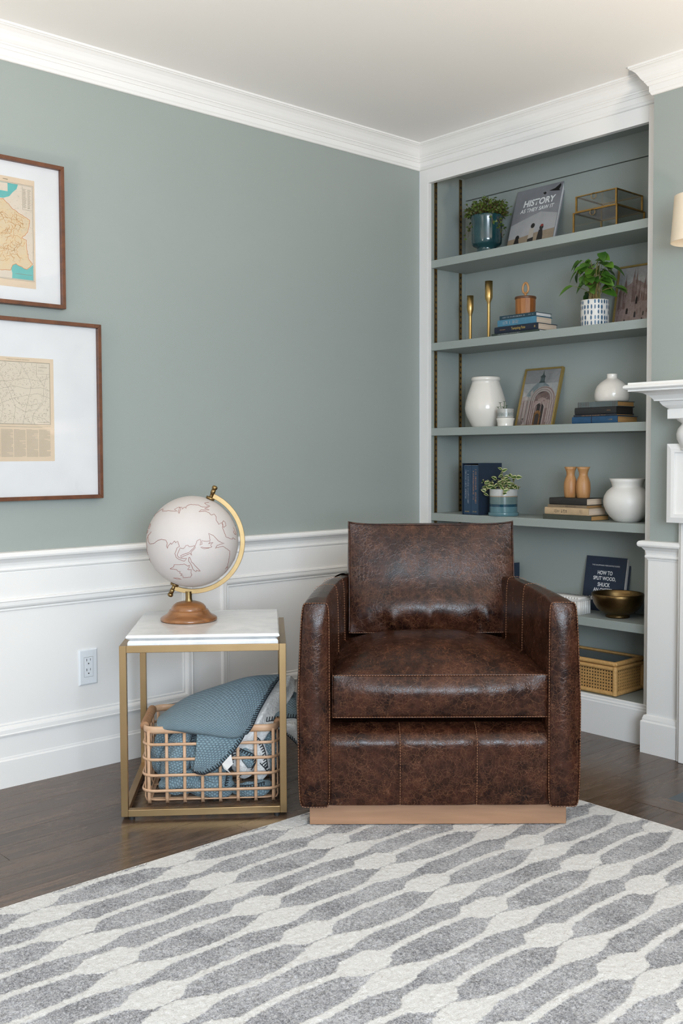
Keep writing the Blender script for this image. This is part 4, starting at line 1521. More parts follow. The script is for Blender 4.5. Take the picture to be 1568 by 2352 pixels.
# the heap inside the basket: rolled folds
def roll(pts, rad, mat_, seed, name='fold'):
    """soft tube of cloth through pts with radii, flattened and rumpled; UV in metres"""
    rr = random.Random(seed)
    ph = [rr.uniform(0, 6.28) for _ in range(6)]
    n, m = 44, 30
    P = curve_pts(pts, m)
    R_ = [cr([(r_, 0, 0) for r_ in rad], i / m).x for i in range(m + 1)]
    mb = MB()
    vs = []
    for i in range(m + 1):
        t = (P[min(i + 1, m)] - P[max(i - 1, 0)]).normalized()
        a = (Vector((0, -1, 0)) - t * t.dot(Vector((0, -1, 0)))).normalized()
        b = t.cross(a)
        for k in range(n + 1):
            an = 2 * PI * k / n
            w = 1 + 0.10 * math.sin(3 * an + ph[0] + i * .12) + 0.06 * math.sin(5 * an + ph[1] - i * .21) + 0.05 * math.sin(i * 0.7 + ph[2])
            endr = math.sin(PI * min(1, max(0, (i + 0.6) / (m + 1.2)))) ** 0.35
            vs.append(P[i] + (a * math.cos(an) * 0.85 + b * math.sin(an)) * R_[i] * w * endr)
    fs = []
    for i in range(m):
        for k in range(n):
            q_ = i * (n + 1) + k
            fs.append((q_, q_ + 1, q_ + n + 2, q_ + n + 1))
    mb.add(vs, fs, 0, True)
    o = mb.build(name, M[mat_], bl, fixn=False)
    uvl = o.data.uv_layers.new(name='UVMap')
    vi = np.empty(len(o.data.loops), dtype=np.int32)
    o.data.loops.foreach_get('vertex_index', vi)
    uvs = np.empty((len(vi), 2))
    uvs[:, 0] = (vi % (n + 1)) / n * 2 * PI * max(rad) * 0.9
    uvs[:, 1] = (vi // (n + 1)) / m * sum((P[i] - P[i + 1]).length for i in range(m))
    uvl.data.foreach_set('uv', uvs.ravel())
    return o


roll([(-0.158, -0.02, 0.05), (-0.160, -0.03, 0.11), (-0.152, -0.03, 0.17), (-0.135, -0.02, 0.21)], [0.035, 0.04, 0.036, 0.03], 'knit', 1)
roll([(-0.15, -0.085, 0.055), (-0.12, -0.10, 0.10), (-0.10, -0.098, 0.15), (-0.085, -0.09, 0.20), (-0.07, -0.08, 0.23)], [0.036, 0.045, 0.046, 0.043, 0.035], 'knit', 2)
roll([(-0.165, -0.09, 0.04), (-0.12, -0.098, 0.05), (-0.07, -0.098, 0.065), (-0.03, -0.09, 0.08)], [0.028, 0.036, 0.036, 0.03], 'knit', 3)
roll([(-0.08, -0.095, 0.035), (-0.03, -0.100, 0.038), (0.03, -0.10, 0.036), (0.07, -0.095, 0.035)], [0.028, 0.034, 0.036, 0.028], 'knit', 4)
roll([(-0.045, -0.09, 0.20), (-0.035, -0.10, 0.15), (-0.01, -0.10, 0.10), (0.03, -0.095, 0.06), (0.06, -0.09, 0.05)], [0.03, 0.042, 0.045, 0.04, 0.03], 'knit', 5)
w1 = roll([(0.06, -0.07, 0.20), (0.085, -0.088, 0.15), (0.10, -0.09, 0.10), (0.095, -0.085, 0.06)], [0.035, 0.042, 0.044, 0.035], 'sherpa', 6)
w2 = roll([(0.135, -0.08, 0.20), (0.150, -0.098, 0.15), (0.155, -0.10, 0.10), (0.15, -0.095, 0.055)], [0.022, 0.026, 0.028, 0.02], 'sherpa', 7)
b3 = roll([(0.165, -0.07, 0.225), (0.183, -0.085, 0.17), (0.186, -0.09, 0.12), (0.182, -0.085, 0.07)], [0.026, 0.028, 0.024, 0.018], 'knit', 8)
b4 = roll([(0.06, -0.102, 0.030), (0.11, -0.108, 0.028), (0.16, -0.104, 0.032), (0.185, -0.09, 0.04)], [0.022, 0.026, 0.024, 0.016], 'knit', 9)
b5 = roll([(0.085, -0.112, 0.165), (0.105, -0.124, 0.145), (0.118, -0.125, 0.12), (0.112, -0.118, 0.10)], [0.010, 0.019, 0.020, 0.012], 'knit', 10)
roll([(0.0, 0.02, 0.05), (0.02, 0.04, 0.12), (0.05, 0.04, 0.2), (0.08, 0.04, 0.27)], [0.08, 0.10, 0.09, 0.06], 'knit', 11)
roll([(0.12, 0.03, 0.05), (0.13, 0.04, 0.12), (0.15, 0.04, 0.2), (0.16, 0.04, 0.27)], [0.06, 0.065, 0.06, 0.05], 'sherpa', 12)
up_in = lambda p, t: Vector((0.35, -0.25, 0.85)).normalized()
for par, pth, dr in (
        (w1, [(0.055, -0.125, 0.175), (0.066, -0.130, 0.15), (0.060, -0.130, 0.125), (0.050, -0.130, 0.10), (0.046, -0.128, 0.07), (0.040, -0.125, 0.045)], Vector((0.9, -0.2, 0.3))),
        (b5, [(0.080, -0.128, 0.17), (0.10, -0.140, 0.162), (0.128, -0.144, 0.150), (0.138, -0.143, 0.128), (0.128, -0.142, 0.105)], Vector((-0.6, -0.2, -0.7))),
        (w1, [(0.100, -0.134, 0.088), (0.086, -0.138, 0.080), (0.076, -0.138, 0.066), (0.086, -0.136, 0.055)], Vector((0.6, -0.2, 0.4))),
        (b3, [(0.148, -0.118, 0.225), (0.135, -0.122, 0.205), (0.150, -0.126, 0.190), (0.163, -0.127, 0.165), (0.170, -0.127, 0.135), (0.175, -0.123, 0.10)], Vector((-0.7, -0.2, -0.45))),
        (b3, [(0.150, -0.122, 0.115), (0.168, -0.124, 0.095), (0.178, -0.120, 0.075), (0.186, -0.112, 0.055)], Vector((0.6, -0.1, 0.5))),
        (b4, [(0.065, -0.126, 0.046), (0.085, -0.135, 0.050), (0.11, -0.137, 0.050), (0.14, -0.133, 0.052), (0.165, -0.126, 0.056)], Vector((0.0, -0.5, -0.85))),
        (b4, [(-0.055, -0.136, 0.215), (-0.062, -0.140, 0.195), (-0.052, -0.140, 0.180)], Vector((0.8, -0.1, 0.4)))):
    d_ = dr.normalized()
    blanket_stitch(curve_pts(pth, 24), par, lambda p, t, d_=d_: d_, 0.0085, 0.011)
tg = MB().add([(0.034, -0.166, 0.128), (0.062, -0.166, 0.158), (0.068, -0.168, 0.128), (0.050, -0.170, 0.110)], [(0, 3, 2, 1)])
tg.add([(0.034, -0.164, 0.126), (0.052, -0.172, 0.112), (0.060, -0.170, 0.100), (0.040, -0.164, 0.112)], [(0, 3, 2, 1)])
tgo = tg.build('care_tag', M['page_white'], bl)
tgo.modifiers.new('thickness', 'SOLIDIFY').thickness = 0.0006

# ================================================================== FRAMED MAPS on the left wall
# local frame of a picture: x = to the right as one faces the wall, y = up, z = out of the wall
WALLROT = (PI / 2, 0, PI / 2)


def framed(name, label, yr, w, z0, z1):
    t = tag(bpy.data.objects.new(name, None), label, 'picture', 'framed maps on the left wall')
    t.empty_display_size = 0.05
    col.objects.link(t)
    t.location = (0.001, yr - w / 2, z0)
    t.rotation_euler = WALLROT
    h = z1 - z0
    hw = w / 2
    fw, dp = 0.0125, 0.029
    fr = MB()
    for poly in ([(-hw, 0), (hw, 0), (hw - fw, fw), (-hw + fw, fw)], [(hw, 0), (hw, h), (hw - fw, h - fw), (hw - fw, fw)],
                 [(hw, h), (-hw, h), (-hw + fw, h - fw), (hw - fw, h - fw)], [(-hw, h), (-hw, 0), (-hw + fw, fw), (-hw + fw, h - fw)]):
        MB().prism(poly, 0.0, dp).build('frame_bar', M['walnut'], t, bevel=0.0008)
    MB().box(-hw + fw * .6, fw * .6, 0.004, hw - fw * .6, h - fw * .6, 0.013).build('mat_board', M['matboard'], t)
    MB().box(-hw + fw * .8, fw * .8, 0.0195, hw - fw * .8, h - fw * .8, 0.0210).build('glazing', M['glazing'], t)
    return t, w, h


def flat_poly(mb, pts, z, mi):
    mb.add([(x, y, z) for x, y in pts], [tuple(range(len(pts)))], mi)


def flat_line(mb, pts, wd, z, mi):
    for i in range(len(pts) - 1):
        a, b = Vector(pts[i]), Vector(pts[i + 1])
        d_ = b - a
        if d_.length < 1e-6:
            continue
        n_ = Vector((-d_.y, d_.x)).normalized() * wd / 2
        e = d_.normalized() * wd * 0.3
        mb.add([(*(a - n_ - e), z), (*(b - n_ + e), z), (*(b + n_ + e), z), (*(a + n_ - e), z)], [(0, 1, 2, 3)], mi)


def wiggle(pts, step, amp, rr):
    out = []
    for i in range(len(pts) - 1):
        a, b = Vector(pts[i]), Vector(pts[i + 1])
        k = max(1, int((b - a).length / step))
        for j in range(k):
            p = a.lerp(b, j / k)
            out.append((p.x + rr.uniform(-amp, amp), p.y + rr.uniform(-amp, amp)))
    out.append(pts[-1])
    return out


# --- upper: coloured country map
t1, w1_, h1_ = framed('framed_map', 'walnut framed map with turquoise sea, the upper of two pictures', -1.728, 0.470, 1.567, 2.034)
rr = random.Random(4)
mp_ = MB()
ZP = 0.0134
pr = w1_ / 2 - 0.098            # right edge of the paper
pz0, pz1 = 0.057, 0.406
MB().box(-pr, pz0, 0.013, pr, pz1, ZP).build('map_sheet', M['paper'], t1)


def mc(x, y):
    """pixels of the magnified view -> picture coordinates"""
    return (pr - 0.098 * (463 - x) / 307.0 * 0.83, pz0 + 0.002 + (pz1 - pz0) * (1835 - y - (463 - x) * 0.13) / 1383.0)


ix0, ix1, iy0, iy1 = -pr + 0.007, pr - 0.006, pz0 + 0.023, pz1 - 0.018
flat_poly(mp_, [(ix0, iy0), (ix1, iy0), (ix1, iy1), (ix0, iy1)], ZP + 0.0002, 0)
# seas
flat_poly(mp_, [(ix1 - 0.003, iy0 + 0.004), (ix1 - 0.003, iy0 + 0.055), (ix1 - 0.012, iy0 + 0.046), (ix1 - 0.024, iy0 + 0.037), (ix1 - 0.036, iy0 + 0.041), (ix1 - 0.050, iy0 + 0.046), (ix1 - 0.062, iy0 + 0.052),
                (ix1 - 0.074, iy0 + 0.046), (ix1 - 0.078, iy0 + 0.036), (ix1 - 0.074, iy0 + 0.020), (ix1 - 0.075, iy0 + 0.004)], ZP + 0.0004, 1)
flat_poly(mp_, [(ix0 + 0.003, iy1 - 0.003), (ix1 - 0.050, iy1 - 0.003), (ix1 - 0.055, iy1 - 0.018), (ix1 - 0.068, iy1 - 0.030), (ix1 - 0.080, iy1 - 0.045), (ix1 - 0.10, iy1 - 0.053), (ix0 + 0.06, iy1 - 0.06), (ix0 + 0.003, iy1 - 0.05)], ZP + 0.0004, 1)
flat_poly(mp_, [(ix0 + 0.003, iy1 - 0.09), (ix0 + 0.05, iy1 - 0.12), (ix0 + 0.07, iy1 - 0.2), (ix0 + 0.05, iy0 + 0.06), (ix0 + 0.003, iy0 + 0.05)], ZP + 0.0004, 1)
flat_poly(mp_, [(ix1 - 0.150, iy1 - 0.004), (ix1 - 0.085, iy1 - 0.004), (ix1 - 0.085, iy1 - 0.030), (ix1 - 0.150, iy1 - 0.030)], ZP + 0.0006, 0)
# the tan country and its border
border = [(ix1 - 0.100, iy1 - 0.055), (ix1 - 0.088, iy1 - 0.066), (ix1 - 0.070, iy1 - 0.082), (ix1 - 0.050, iy1 - 0.094), (ix1 - 0.012, iy1 - 0.110), (ix1 - 0.020, iy1 - 0.150), (ix1 - 0.040, iy1 - 0.172), (ix1 - 0.026, iy1 - 0.176),
          (ix1 - 0.024, iy1 - 0.205), (ix1 - 0.018, iy1 - 0.235), (ix1 - 0.006, iy1 - 0.253), (ix1 - 0.024, iy0 + 0.037), (ix1 - 0.036, iy0 + 0.041), (ix1 - 0.062, iy0 + 0.052), (ix1 - 0.074, iy0 + 0.046), (ix1 - 0.078, iy0 + 0.030),
          (ix1 - 0.110, iy0 + 0.026), (ix1 - 0.160, iy0 + 0.034), (ix0 + 0.06, iy0 + 0.05), (ix0 + 0.07, iy0 + 0.12), (ix0 + 0.055, iy0 + 0.2), (ix0 + 0.03, iy1 - 0.10), (ix0 + 0.08, iy1 - 0.09), (ix0 + 0.12, iy1 - 0.065)]
bw_ = wiggle(border + [border[0]], 0.006, 0.0012, rr)
flat_poly(mp_, bw_[:-1], ZP + 0.0005, 2)
flat_line(mp_, bw_, 0.0014, ZP + 0.0008, 3)
# inner district lines
for k in range(150):
    x, y = rr.uniform(ix0 + 0.06, ix1 - 0.03), rr.uniform(iy0 + 0.06, iy1 - 0.10)
    a = rr.uniform(0, 6.28)
    pts = [(x, y)]
    for j in range(5):
        a += rr.uniform(-0.9, 0.9)
        x += 0.006 * math.cos(a)
        y += 0.006 * math.sin(a)
        if x > ix1 - 0.030 or y > iy1 - 0.09 or y < iy0 + 0.055:
            break
        pts.append((x, y))
    flat_line(mp_, pts, 0.0011, ZP + 0.0007, 4)
for k in range(260):
    x, y = rr.uniform(ix0 + 0.05, ix1 - 0.004), rr.uniform(iy0 + 0.055, iy1 - 0.01)
    a = rr.uniform(-0.3, 0.3)
    l_ = rr.uniform(0.0015, 0.006)
    flat_line(mp_, [(x, y), (x + l_ * math.cos(a), y + l_ * math.sin(a))], 0.00035, ZP + 0.0009, 5)
# index table top right
flat_poly(mp_, [(ix1 - 0.036, iy1 - 0.080), (ix1 - 0.004, iy1 - 0.080), (ix1 - 0.004, iy1 - 0.006), (ix1 - 0.036, iy1 - 0.006)], ZP + 0.0006, 0)
for c in range(2):
    for k in range(26):
        xx = ix1 - 0.034 + c * 0.0155
        flat_line(mp_, [(xx, iy1 - 0.014 - k * 0.0024), (xx + rr.uniform(0.007, 0.0125), iy1 - 0.014 - k * 0.0024)], 0.0007, ZP + 0.0008, 5)
for rect in ([(ix0, iy0), (ix1, iy0), (ix1, iy1), (ix0, iy1), (ix0, iy0)], [(ix1 - 0.036, iy1 - 0.006), (ix1 - 0.036, iy1 - 0.080), (ix1 - 0.004, iy1 - 0.080)],
             [(ix0 + .003, iy0 + .003), (ix1 - .003, iy0 + .003), (ix1 - .003, iy1 - .003), (ix0 + .003, iy1 - .003), (ix0 + .003, iy0 + .003)]):
    flat_line(mp_, rect, 0.0006, ZP + 0.0010, 5)
for k in range(14):
    flat_line(mp_, [(ix1 - 0.062 + k * 0.004, iy0 + 0.020), (ix1 - 0.0605 + k * 0.004, iy0 + 0.020)], 0.0016, ZP + 0.001, 5)
flat_line(mp_, [(ix1 - 0.10, pz1 - 0.010), (ix1 - 0.085, pz1 - 0.010)], 0.002, ZP + 0.001, 5)
mp_.build('map_print', [M['paper_map'], M['sea'], M['land_tan'], M['ink_orange'], M['ink_lightorange'], M['ink_brown']], t1, fixn=False)

# --- lower: engraved city plan over columns of text
t2, w2_, h2_ = framed('framed_map', 'large walnut framed sepia city plan with columns of text, the lower picture', -1.600, 0.580, 0.934, 1.526)
pr = w2_ / 2 - 0.170
pz0, pz1 = 0.128, 0.465
MB().box(-pr, pz0, 0.013, pr, pz1, ZP).build('map_sheet', M['paper'], t2)
mp_ = MB()
ix0, ix1, iy0, iy1 = -pr + 0.012, pr - 0.013, pz0 + 0.120, pz1 - 0.014
flat_poly(mp_, [(ix0, iy0), (ix1, iy0), (ix1, iy1), (ix0, iy1)], ZP + 0.0002, 0)
for e in (0.0, 0.0016):
    flat_line(mp_, [(ix0 + e, iy0 + e), (ix1 - e, iy0 + e), (ix1 - e, iy1 - e), (ix0 + e, iy1 - e), (ix0 + e, iy0 + e)], 0.0007, ZP + 0.0006, 1)
roads = [[(0.0, 0.18), (0.2, 0.32), (0.42, 0.42), (0.66, 0.48), (0.8, 0.5), (1.0, 0.43)], [(0.55, 0.0), (0.62, 0.3), (0.70, 0.62), (0.64, 0.8), (0.5, 1.0)], [(0.68, 0.0), (0.74, 0.2), (0.88, 0.38), (0.9, 0.62), (0.97, 0.9)],
         [(0.1, 1.0), (0.22, 0.78), (0.35, 0.52), (0.44, 0.28), (0.40, 0.0)], [(0.0, 0.7), (0.3, 0.68), (0.6, 0.74), (0.85, 0.70), (1.0, 0.78)], [(0.44, 0.28), (0.60, 0.2), (0.8, 0.25), (0.92, 0.4)], [(0.42, 0.42), (0.5, 0.33), (0.66, 0.30), (0.85, 0.35)],
         [(0.0, 0.45), (0.2, 0.55), (0.36, 0.60), (0.44, 0.46)], [(0.36, 0.62), (0.60, 0.58), (0.85, 0.60), (1.0, 0.55)], [(0.74, 0.0), (0.70, 0.14), (0.9, 0.1), (1.0, 0.02)], [(0.2, 0.0), (0.25, 0.3), (0.15, 0.6), (0.2, 1.0)], [(0.8, 1.0), (0.78, 0.8), (0.9, 0.62)]]
for p in roads:
    pp = wiggle([(ix0 + (ix1 - ix0) * x, iy0 + (iy1 - iy0) * y) for x, y in p], 0.006, 0.0010, rr)
    flat_line(mp_, pp, 0.0009, ZP + 0.0005, 2)
# the pale river basin keeps clear of streets
for k in range(620):
    x, y = rr.random(), rr.random()
    if 0.46 < x < 0.9 and 0.50 < y < 0.575:
        continue
    if x > 0.80 and y > 0.80:
        continue
    X_, Y_ = ix0 + (ix1 - ix0) * (0.01 + 0.97 * x), iy0 + (iy1 - iy0) * (0.02 + 0.95 * y)
    a = rr.uniform(0, PI)
    l_ = rr.uniform(0.002, 0.008)
    x2, y2 = X_ + l_ * math.cos(a), Y_ + l_ * math.sin(a)
    if x2 > ix1 - 0.002 or y2 > iy1 - 0.002:
        continue
    flat_line(mp_, [(X_, Y_), (x2, y2)], 0.0006, ZP + 0.0004, rr.choice((2, 1)))
# legend box
lx0, lx1, ly0, ly1 = ix1 - 0.047, ix1 - 0.003, iy1 - 0.037, iy1 - 0.003
flat_poly(mp_, [(lx0, ly0), (lx1, ly0), (lx1, ly1), (lx0, ly1)], ZP + 0.0007, 0)
flat_line(mp_, [(lx0, ly1), (lx0, ly0), (lx1, ly0)], 0.0005, ZP + 0.0009, 1)
for k in range(3):
    flat_line(mp_, [(lx0 + 0.004, ly0 + 0.014 - k * 0.003), (lx0 + rr.uniform(0.016, 0.03), ly0 + 0.014 - k * 0.003)], 0.0007, ZP + 0.0009, 2)
flat_line(mp_, [(ix1 - 0.042, iy0 + 0.008), (ix1 - 0.005, iy0 + 0.008)], 0.0010, ZP + 0.0009, 1)
# text columns
cx0, cw = -pr + 0.012, (2 * pr - 0.025) / 5
for k in range(2):
    flat_line(mp_, [(-pr + 0.012, iy0 - 0.006 - k * 0.003), (pr - 0.013 - k * 0.03, iy0 - 0.006 - k * 0.003)], 0.0009, ZP + 0.0004, 2)
for c in range(5):
    xa, xb = cx0 + c * cw + 0.0015, cx0 + (c + 1) * cw - 0.0015
    for k in range(44):
        yy = iy0 - 0.0165 - k * 0.00205
        e = xb - (0 if rr.random() < 0.86 else rr.uniform(0.005, 0.022))
        x = xa
        while x < e - 0.001:
            l_ = min(rr.uniform(0.0012, 0.0045), e - x)
            flat_line(mp_, [(x, yy), (x + l_, yy)], 0.0009, ZP + 0.0004, 2)
            x += l_ + 0.0008
mp_.build('map_print', [M['paper_map'], M['ink_brown'], M['ink_grey']], t2, fixn=False)
text_obj('LONDON', M['ink_brown'], t2, width=0.028, height=0.0034, mtx=T((lx0 + lx1) / 2, ly1 - 0.0125, ZP + 0.0010))
text_obj('MAP OF', M['ink_brown'], t2, width=0.011, height=0.0018, mtx=T((lx0 + lx1) / 2, ly1 - 0.0065, ZP + 0.0010))
text_obj('CITIES AND TOWNS OF THE WORLD', M['ink_brown'], t2, width=0.078, height=0.0030, mtx=T(pr - 0.123, pz1 - 0.0075, ZP + 0.0006))

# ================================================================== WALL OUTLET
ot = tag(bpy.data.objects.new('wall_outlet', None), 'white double power outlet on the wainscot', 'outlet')
col.objects.link(ot)
ot.location = (0.0022, -1.655, 0.291)
ot.rotation_euler = WALLROT
pw_, ph_ = 0.035, 0.124
mb = MB()
mb.add([(-pw_, 0, 0), (pw_, 0, 0), (pw_, ph_, 0), (-pw_, ph_, 0), (-pw_, 0, 0.003), (pw_, 0, 0.003), (pw_, ph_, 0.003), (-pw_, ph_, 0.003),
        (-pw_ + .0045, .0045, .0062), (pw_ - .0045, .0045, .0062), (pw_ - .0045, ph_ - .0045, .0062), (-pw_ + .0045, ph_ - .0045, .0062)],
       [(0, 1, 5, 4), (1, 2, 6, 5), (2, 3, 7, 6), (3, 0, 4, 7), (4, 5, 9, 8), (5, 6, 10, 9), (6, 7, 11, 10), (7, 4, 8, 11), (8, 9, 10, 11), (3, 2, 1, 0)])
mb.build('cover_plate', M['plate'], ot)
MB().box(-0.0172, 0.0275, 0.005, 0.0172, 0.0965, 0.0064).build('insert_gap', M['slot'], ot)
ins = MB().box(-0.0165, 0.0282, 0.005, 0.0165, 0.0958, 0.0075).build('insert', M['plate'], ot, bevel=0.0006)
for zc in (0.0465, 0.0805):
    MB().box(-0.0085, zc + 0.002, 0.0072, -0.0062, zc + 0.0105, 0.0077).build('slot', M['slot'], ins)
    MB().box(0.0055, zc + 0.003, 0.0072, 0.0073, zc + 0.0105, 0.0077).build('slot', M['slot'], ins)
    MB().lathe([(0.0025, 0.0072), (0.0025, 0.0077)], 14, c=(-0.0003, zc - 0.0065, 0)).build('ground_hole', M['slot'], ins)
for zc in (0.013, 0.111):
    MB().lathe([(0.0028, 0.0055), (0.0024, 0.0068)], 14, c=(0, zc, 0)).build('screw', M['plate'], ot)

# ================================================================== THINGS ON THE SHELVES
FRONT = RX(90)                   # text facing the room (-Y)


def book(name, label, x0, x1, y0, y1, z, th, cov, page='page', rnd=0.0, group=None, board=0.0022, txt=None, bands=None):
    """closed book lying flat, spine towards the room; returns (thing, z of its top)"""
    t = thing(name, label, 'book', ((x0 + x1) / 2, (y0 + y1) / 2, z), 0, group)
    hx, hy = (x1 - x0) / 2, (y1 - y0) / 2
    mb = MB()
    n = 8
    outer = []
    for i in range(n + 1):
        a = PI * (i / n - 0.5)
        outer.append((-hy - rnd * math.cos(a) + rnd * 0.15, th / 2 + (th / 2) * math.sin(a) if rnd else (0 if i < n / 2 else th)))
    if not rnd:
        outer = [(-hy, 0), (-hy, th)]
    prof = [(hy, 0.0)] + outer + [(hy, th), (hy, th - board), (-hy + board * 1.3, th - board), (-hy + board * 1.3, board), (hy, board)]
    k = len(prof)
    vs = [(-hx, y, zz) for y, zz in prof] + [(hx, y, zz) for y, zz in prof]
    fs = [tuple(range(k)), tuple(reversed(range(k, 2 * k)))]
    for i in range(k):
        j = (i + 1) % k
        fs.append((i, k + i, k + j, j))
    mb.add(vs, fs)
    mb.build('cover', cov, t, bevel=0.0006)
    MB().box(-hx + 0.003, -hy + board * 1.3, board, hx - 0.003, hy - 0.004, th - board).build('page_block', M[page], t)
    for (s, mat_, xc, wd, hh) in (txt or []):
        mt_ = T(xc, -hy - (rnd * 0.85) - 0.0006, th / 2) @ FRONT
        if s == '~':
            marks_obj(M[mat_], t, wd, hh, mt_, seed=int(wd * 1e5))
        elif s == '|':
            marks_obj(M[mat_], t, hh, wd / 3 * 0.8, mt_ @ RZ(-90), seed=int(wd * 1e5))
            marks_obj(M[mat_], t, hh * 0.8, wd / 3 * 0.8, mt_ @ T(wd * 0.4, 0, 0) @ RZ(-90), seed=int(wd * 1e5) + 1)
            marks_obj(M[mat_], t, hh * 0.7, wd / 3 * 0.8, mt_ @ T(-wd * 0.4, 0, 0) @ RZ(-90), seed=int(wd * 1e5) + 2)
        else:
            text_obj(s, M[mat_], t, width=wd, height=hh, mtx=mt_, name='spine_lettering')
    for (xc, wd, mat_) in (bands or []):
        bb = MB()
        pts = [(y - 0.0005, zz) for y, zz in outer]
        for i in range(len(pts) - 1):
            bb.add([(xc - wd / 2, *pts[i]), (xc + wd / 2, *pts[i]), (xc + wd / 2, *pts[i + 1]), (xc - wd / 2, *pts[i + 1])], [(0, 1, 2, 3)])
        bb.build('spine_band', M[mat_], t)
    return t, z + th


def soil(parent, r, z):
    return MB().lathe([(r, z - 0.012), (r, z), (0.0, z + 0.004)], 28).build('soil', M['soil'], parent)


def leaf_mesh(L, Wd, fold=0.25, droop=0.25, heart=0.0, n=6):
    """pointed leaf along +x with a midrib fold; UV.x across, UV.y along"""
    vs, fs, uv = [], [], []
    for i in range(n + 1):
        t = i / n
        w = Wd / 2 * (math.sin(PI * min(1, t ** 0.62)) ** 0.8) if 0 < t < 1 else 0.0
        x = L * t
        z = -droop * L * t * t
        for s in (-1, 0, 1):
            xx = x - (heart * L if (s != 0 and i == 1) else 0)
            vs.append((xx, s * w, z + abs(s) * w * fold))
            uv.append((0.5 + 0.5 * s, t))
    for i in range(n):
        for s in range(2):
            a = i * 3 + s
            fs.append((a, a + 1, a + 4, a + 3))
    return vs, fs, uv


def leaf_obj(name, mat_, parent, *a, **k):
    vs, fs, uv = leaf_mesh(*a, **k)
    o = MB().add(vs, fs, 0, True).build(name, mat_, parent, fixn=False)
    l = o.data.uv_layers.new(name='UVMap')
    for i, lp in enumerate(o.data.loops):
        l.data[i].uv = uv[lp.vertex_index]
    return o


# ---------- shelf 1
z = SH[1]
p1 = thing('potted_creeper', 'teal glazed footed pot with a small-leaved creeping plant', 'plant', (0.287, 0.120, z))
MB().lathe([(0.0, 0.0), (0.046, 0.0), (0.045, 0.010), (0.042, 0.022), (0.043, 0.034), (0.058, 0.041), (0.0645, 0.050), (0.066, 0.065), (0.066, 0.140), (0.0685, 0.152), (0.070, 0.166), (0.0695, 0.169),
            (0.066, 0.168), (0.0635, 0.155), (0.0625, 0.13), (0.0, 0.13)], 56).build('pot', M['cer_teal'], p1)
soil(p1, 0.063, 0.152)
rr = random.Random(8)
lv, st_ = MB(), MB()
for k in range(330):
    a, r0 = rr.uniform(0, 2 * PI), 0.055 * math.sqrt(rr.random())
    p = Vector((r0 * math.cos(a), r0 * math.sin(a), 0.155))
    out = Vector((math.cos(a), math.sin(a) * 0.8, 0))
    reach = rr.uniform(0.002, 0.060)
    hgt = rr.uniform(0.012, 0.088) * math.sqrt(max(0.05, 1 - (reach / 0.075) ** 2))
    if k % 14 == 0:
        reach, hgt = rr.uniform(0.04, 0.062), rr.uniform(-0.09, -0.01)
    tip = p + out * reach + Vector((rr.uniform(-.01, .01), rr.uniform(-.01, .01), hgt))
    mid = p.lerp(tip, 0.5) + out * 0.008 + Vector((0, 0, max(0.012, hgt * 0.35)))
    pts = curve_pts([p, mid, tip], 5)
    if tip.y > 0.105 or mid.y > 0.105:
        continue
    st_.tube(pts, 0.0007, 4)
    for j in range(rr.randint(2, 5)):
        c = cr([p, mid, tip], rr.uniform(0.35, 1.0))
        q_ = Matrix.Rotation(rr.uniform(0, 6.28), 4, 'Z') @ Matrix.Rotation(rr.uniform(-0.9, 0.7), 4, 'Y') @ Matrix.Rotation(rr.uniform(-1.3, 1.3), 4, 'X')
        vs, fs, uv = leaf_mesh(rr.uniform(0.010, 0.017), rr.uniform(0.008, 0.013), 0.2, 0.3, n=3)
        lv.add([c + (q_ @ Vector(v)) for v in vs], fs, 0, True)
o = lv.build('foliage', M['leaf_small'], p1, fixn=False)
o['kind'] = 'stuff'
o = st_.build('stems', M['leaf_red'], p1, fixn=False)
o['kind'] = 'stuff'

hb = thing('leaning_book', 'grey photo book titled HISTORY leaning on the top shelf', 'book', (0.479, 0.158, z))
hb.rotation_euler = (math.radians(-17), 0, 0)
hw_, hh_, ht_ = 0.1195, 0.292, 0.019
M['hist'] = plain('storm_sky_cover', (0.27, 0.27, 0.285), 0.35, c2=(0.19, 0.19, 0.205), nscale=9)
M['hist_haze'] = plain('pale_haze_print', (0.40, 0.395, 0.40), 0.35, c2=(0.33, 0.33, 0.34), nscale=14)
M['hist_sand'] = plain('sand_print', (0.30, 0.235, 0.165), 0.4, c2=(0.25, 0.19, 0.13), nscale=30)
M['hist_dark'] = plain('figure_print', (0.018, 0.016, 0.016), 0.4)
M['hist_pale'] = plain('pale_shirt_print', (0.42, 0.37, 0.32), 0.4)
M['hist_red'] = plain('red_cap_print', (0.25, 0.04, 0.03), 0.4)
MB().box(-hw_, 0, 0.0, hw_, 0.0025, hh_).build('cover', M['hist'], hb, bevel=0.0005)
MB().box(-hw_, ht_ - 0.0025, 0.0, hw_, ht_, hh_).build('cover', M['hist'], hb, bevel=0.0005)
MB().box(-hw_ - 0.001, 0, 0.0, -hw_ + 0.0015, ht_, hh_).build('spine', M['hist'], hb)
MB().box(-hw_ + 0.0015, 0.0025, 0.004, hw_ - 0.004, ht_ - 0.0025, hh_ - 0.004).build('page_block', M['page_white'], hb)


def art(mb, pts, y, mi):
    mb.add([(x, y, z_) for x, z_ in pts], [tuple(range(len(pts)))], mi)


def disc(cx, cz, rx, rz, n=14):
    return [(cx + rx * math.cos(2 * PI * i / n), cz + rz * math.sin(2 * PI * i / n)) for i in range(n)]


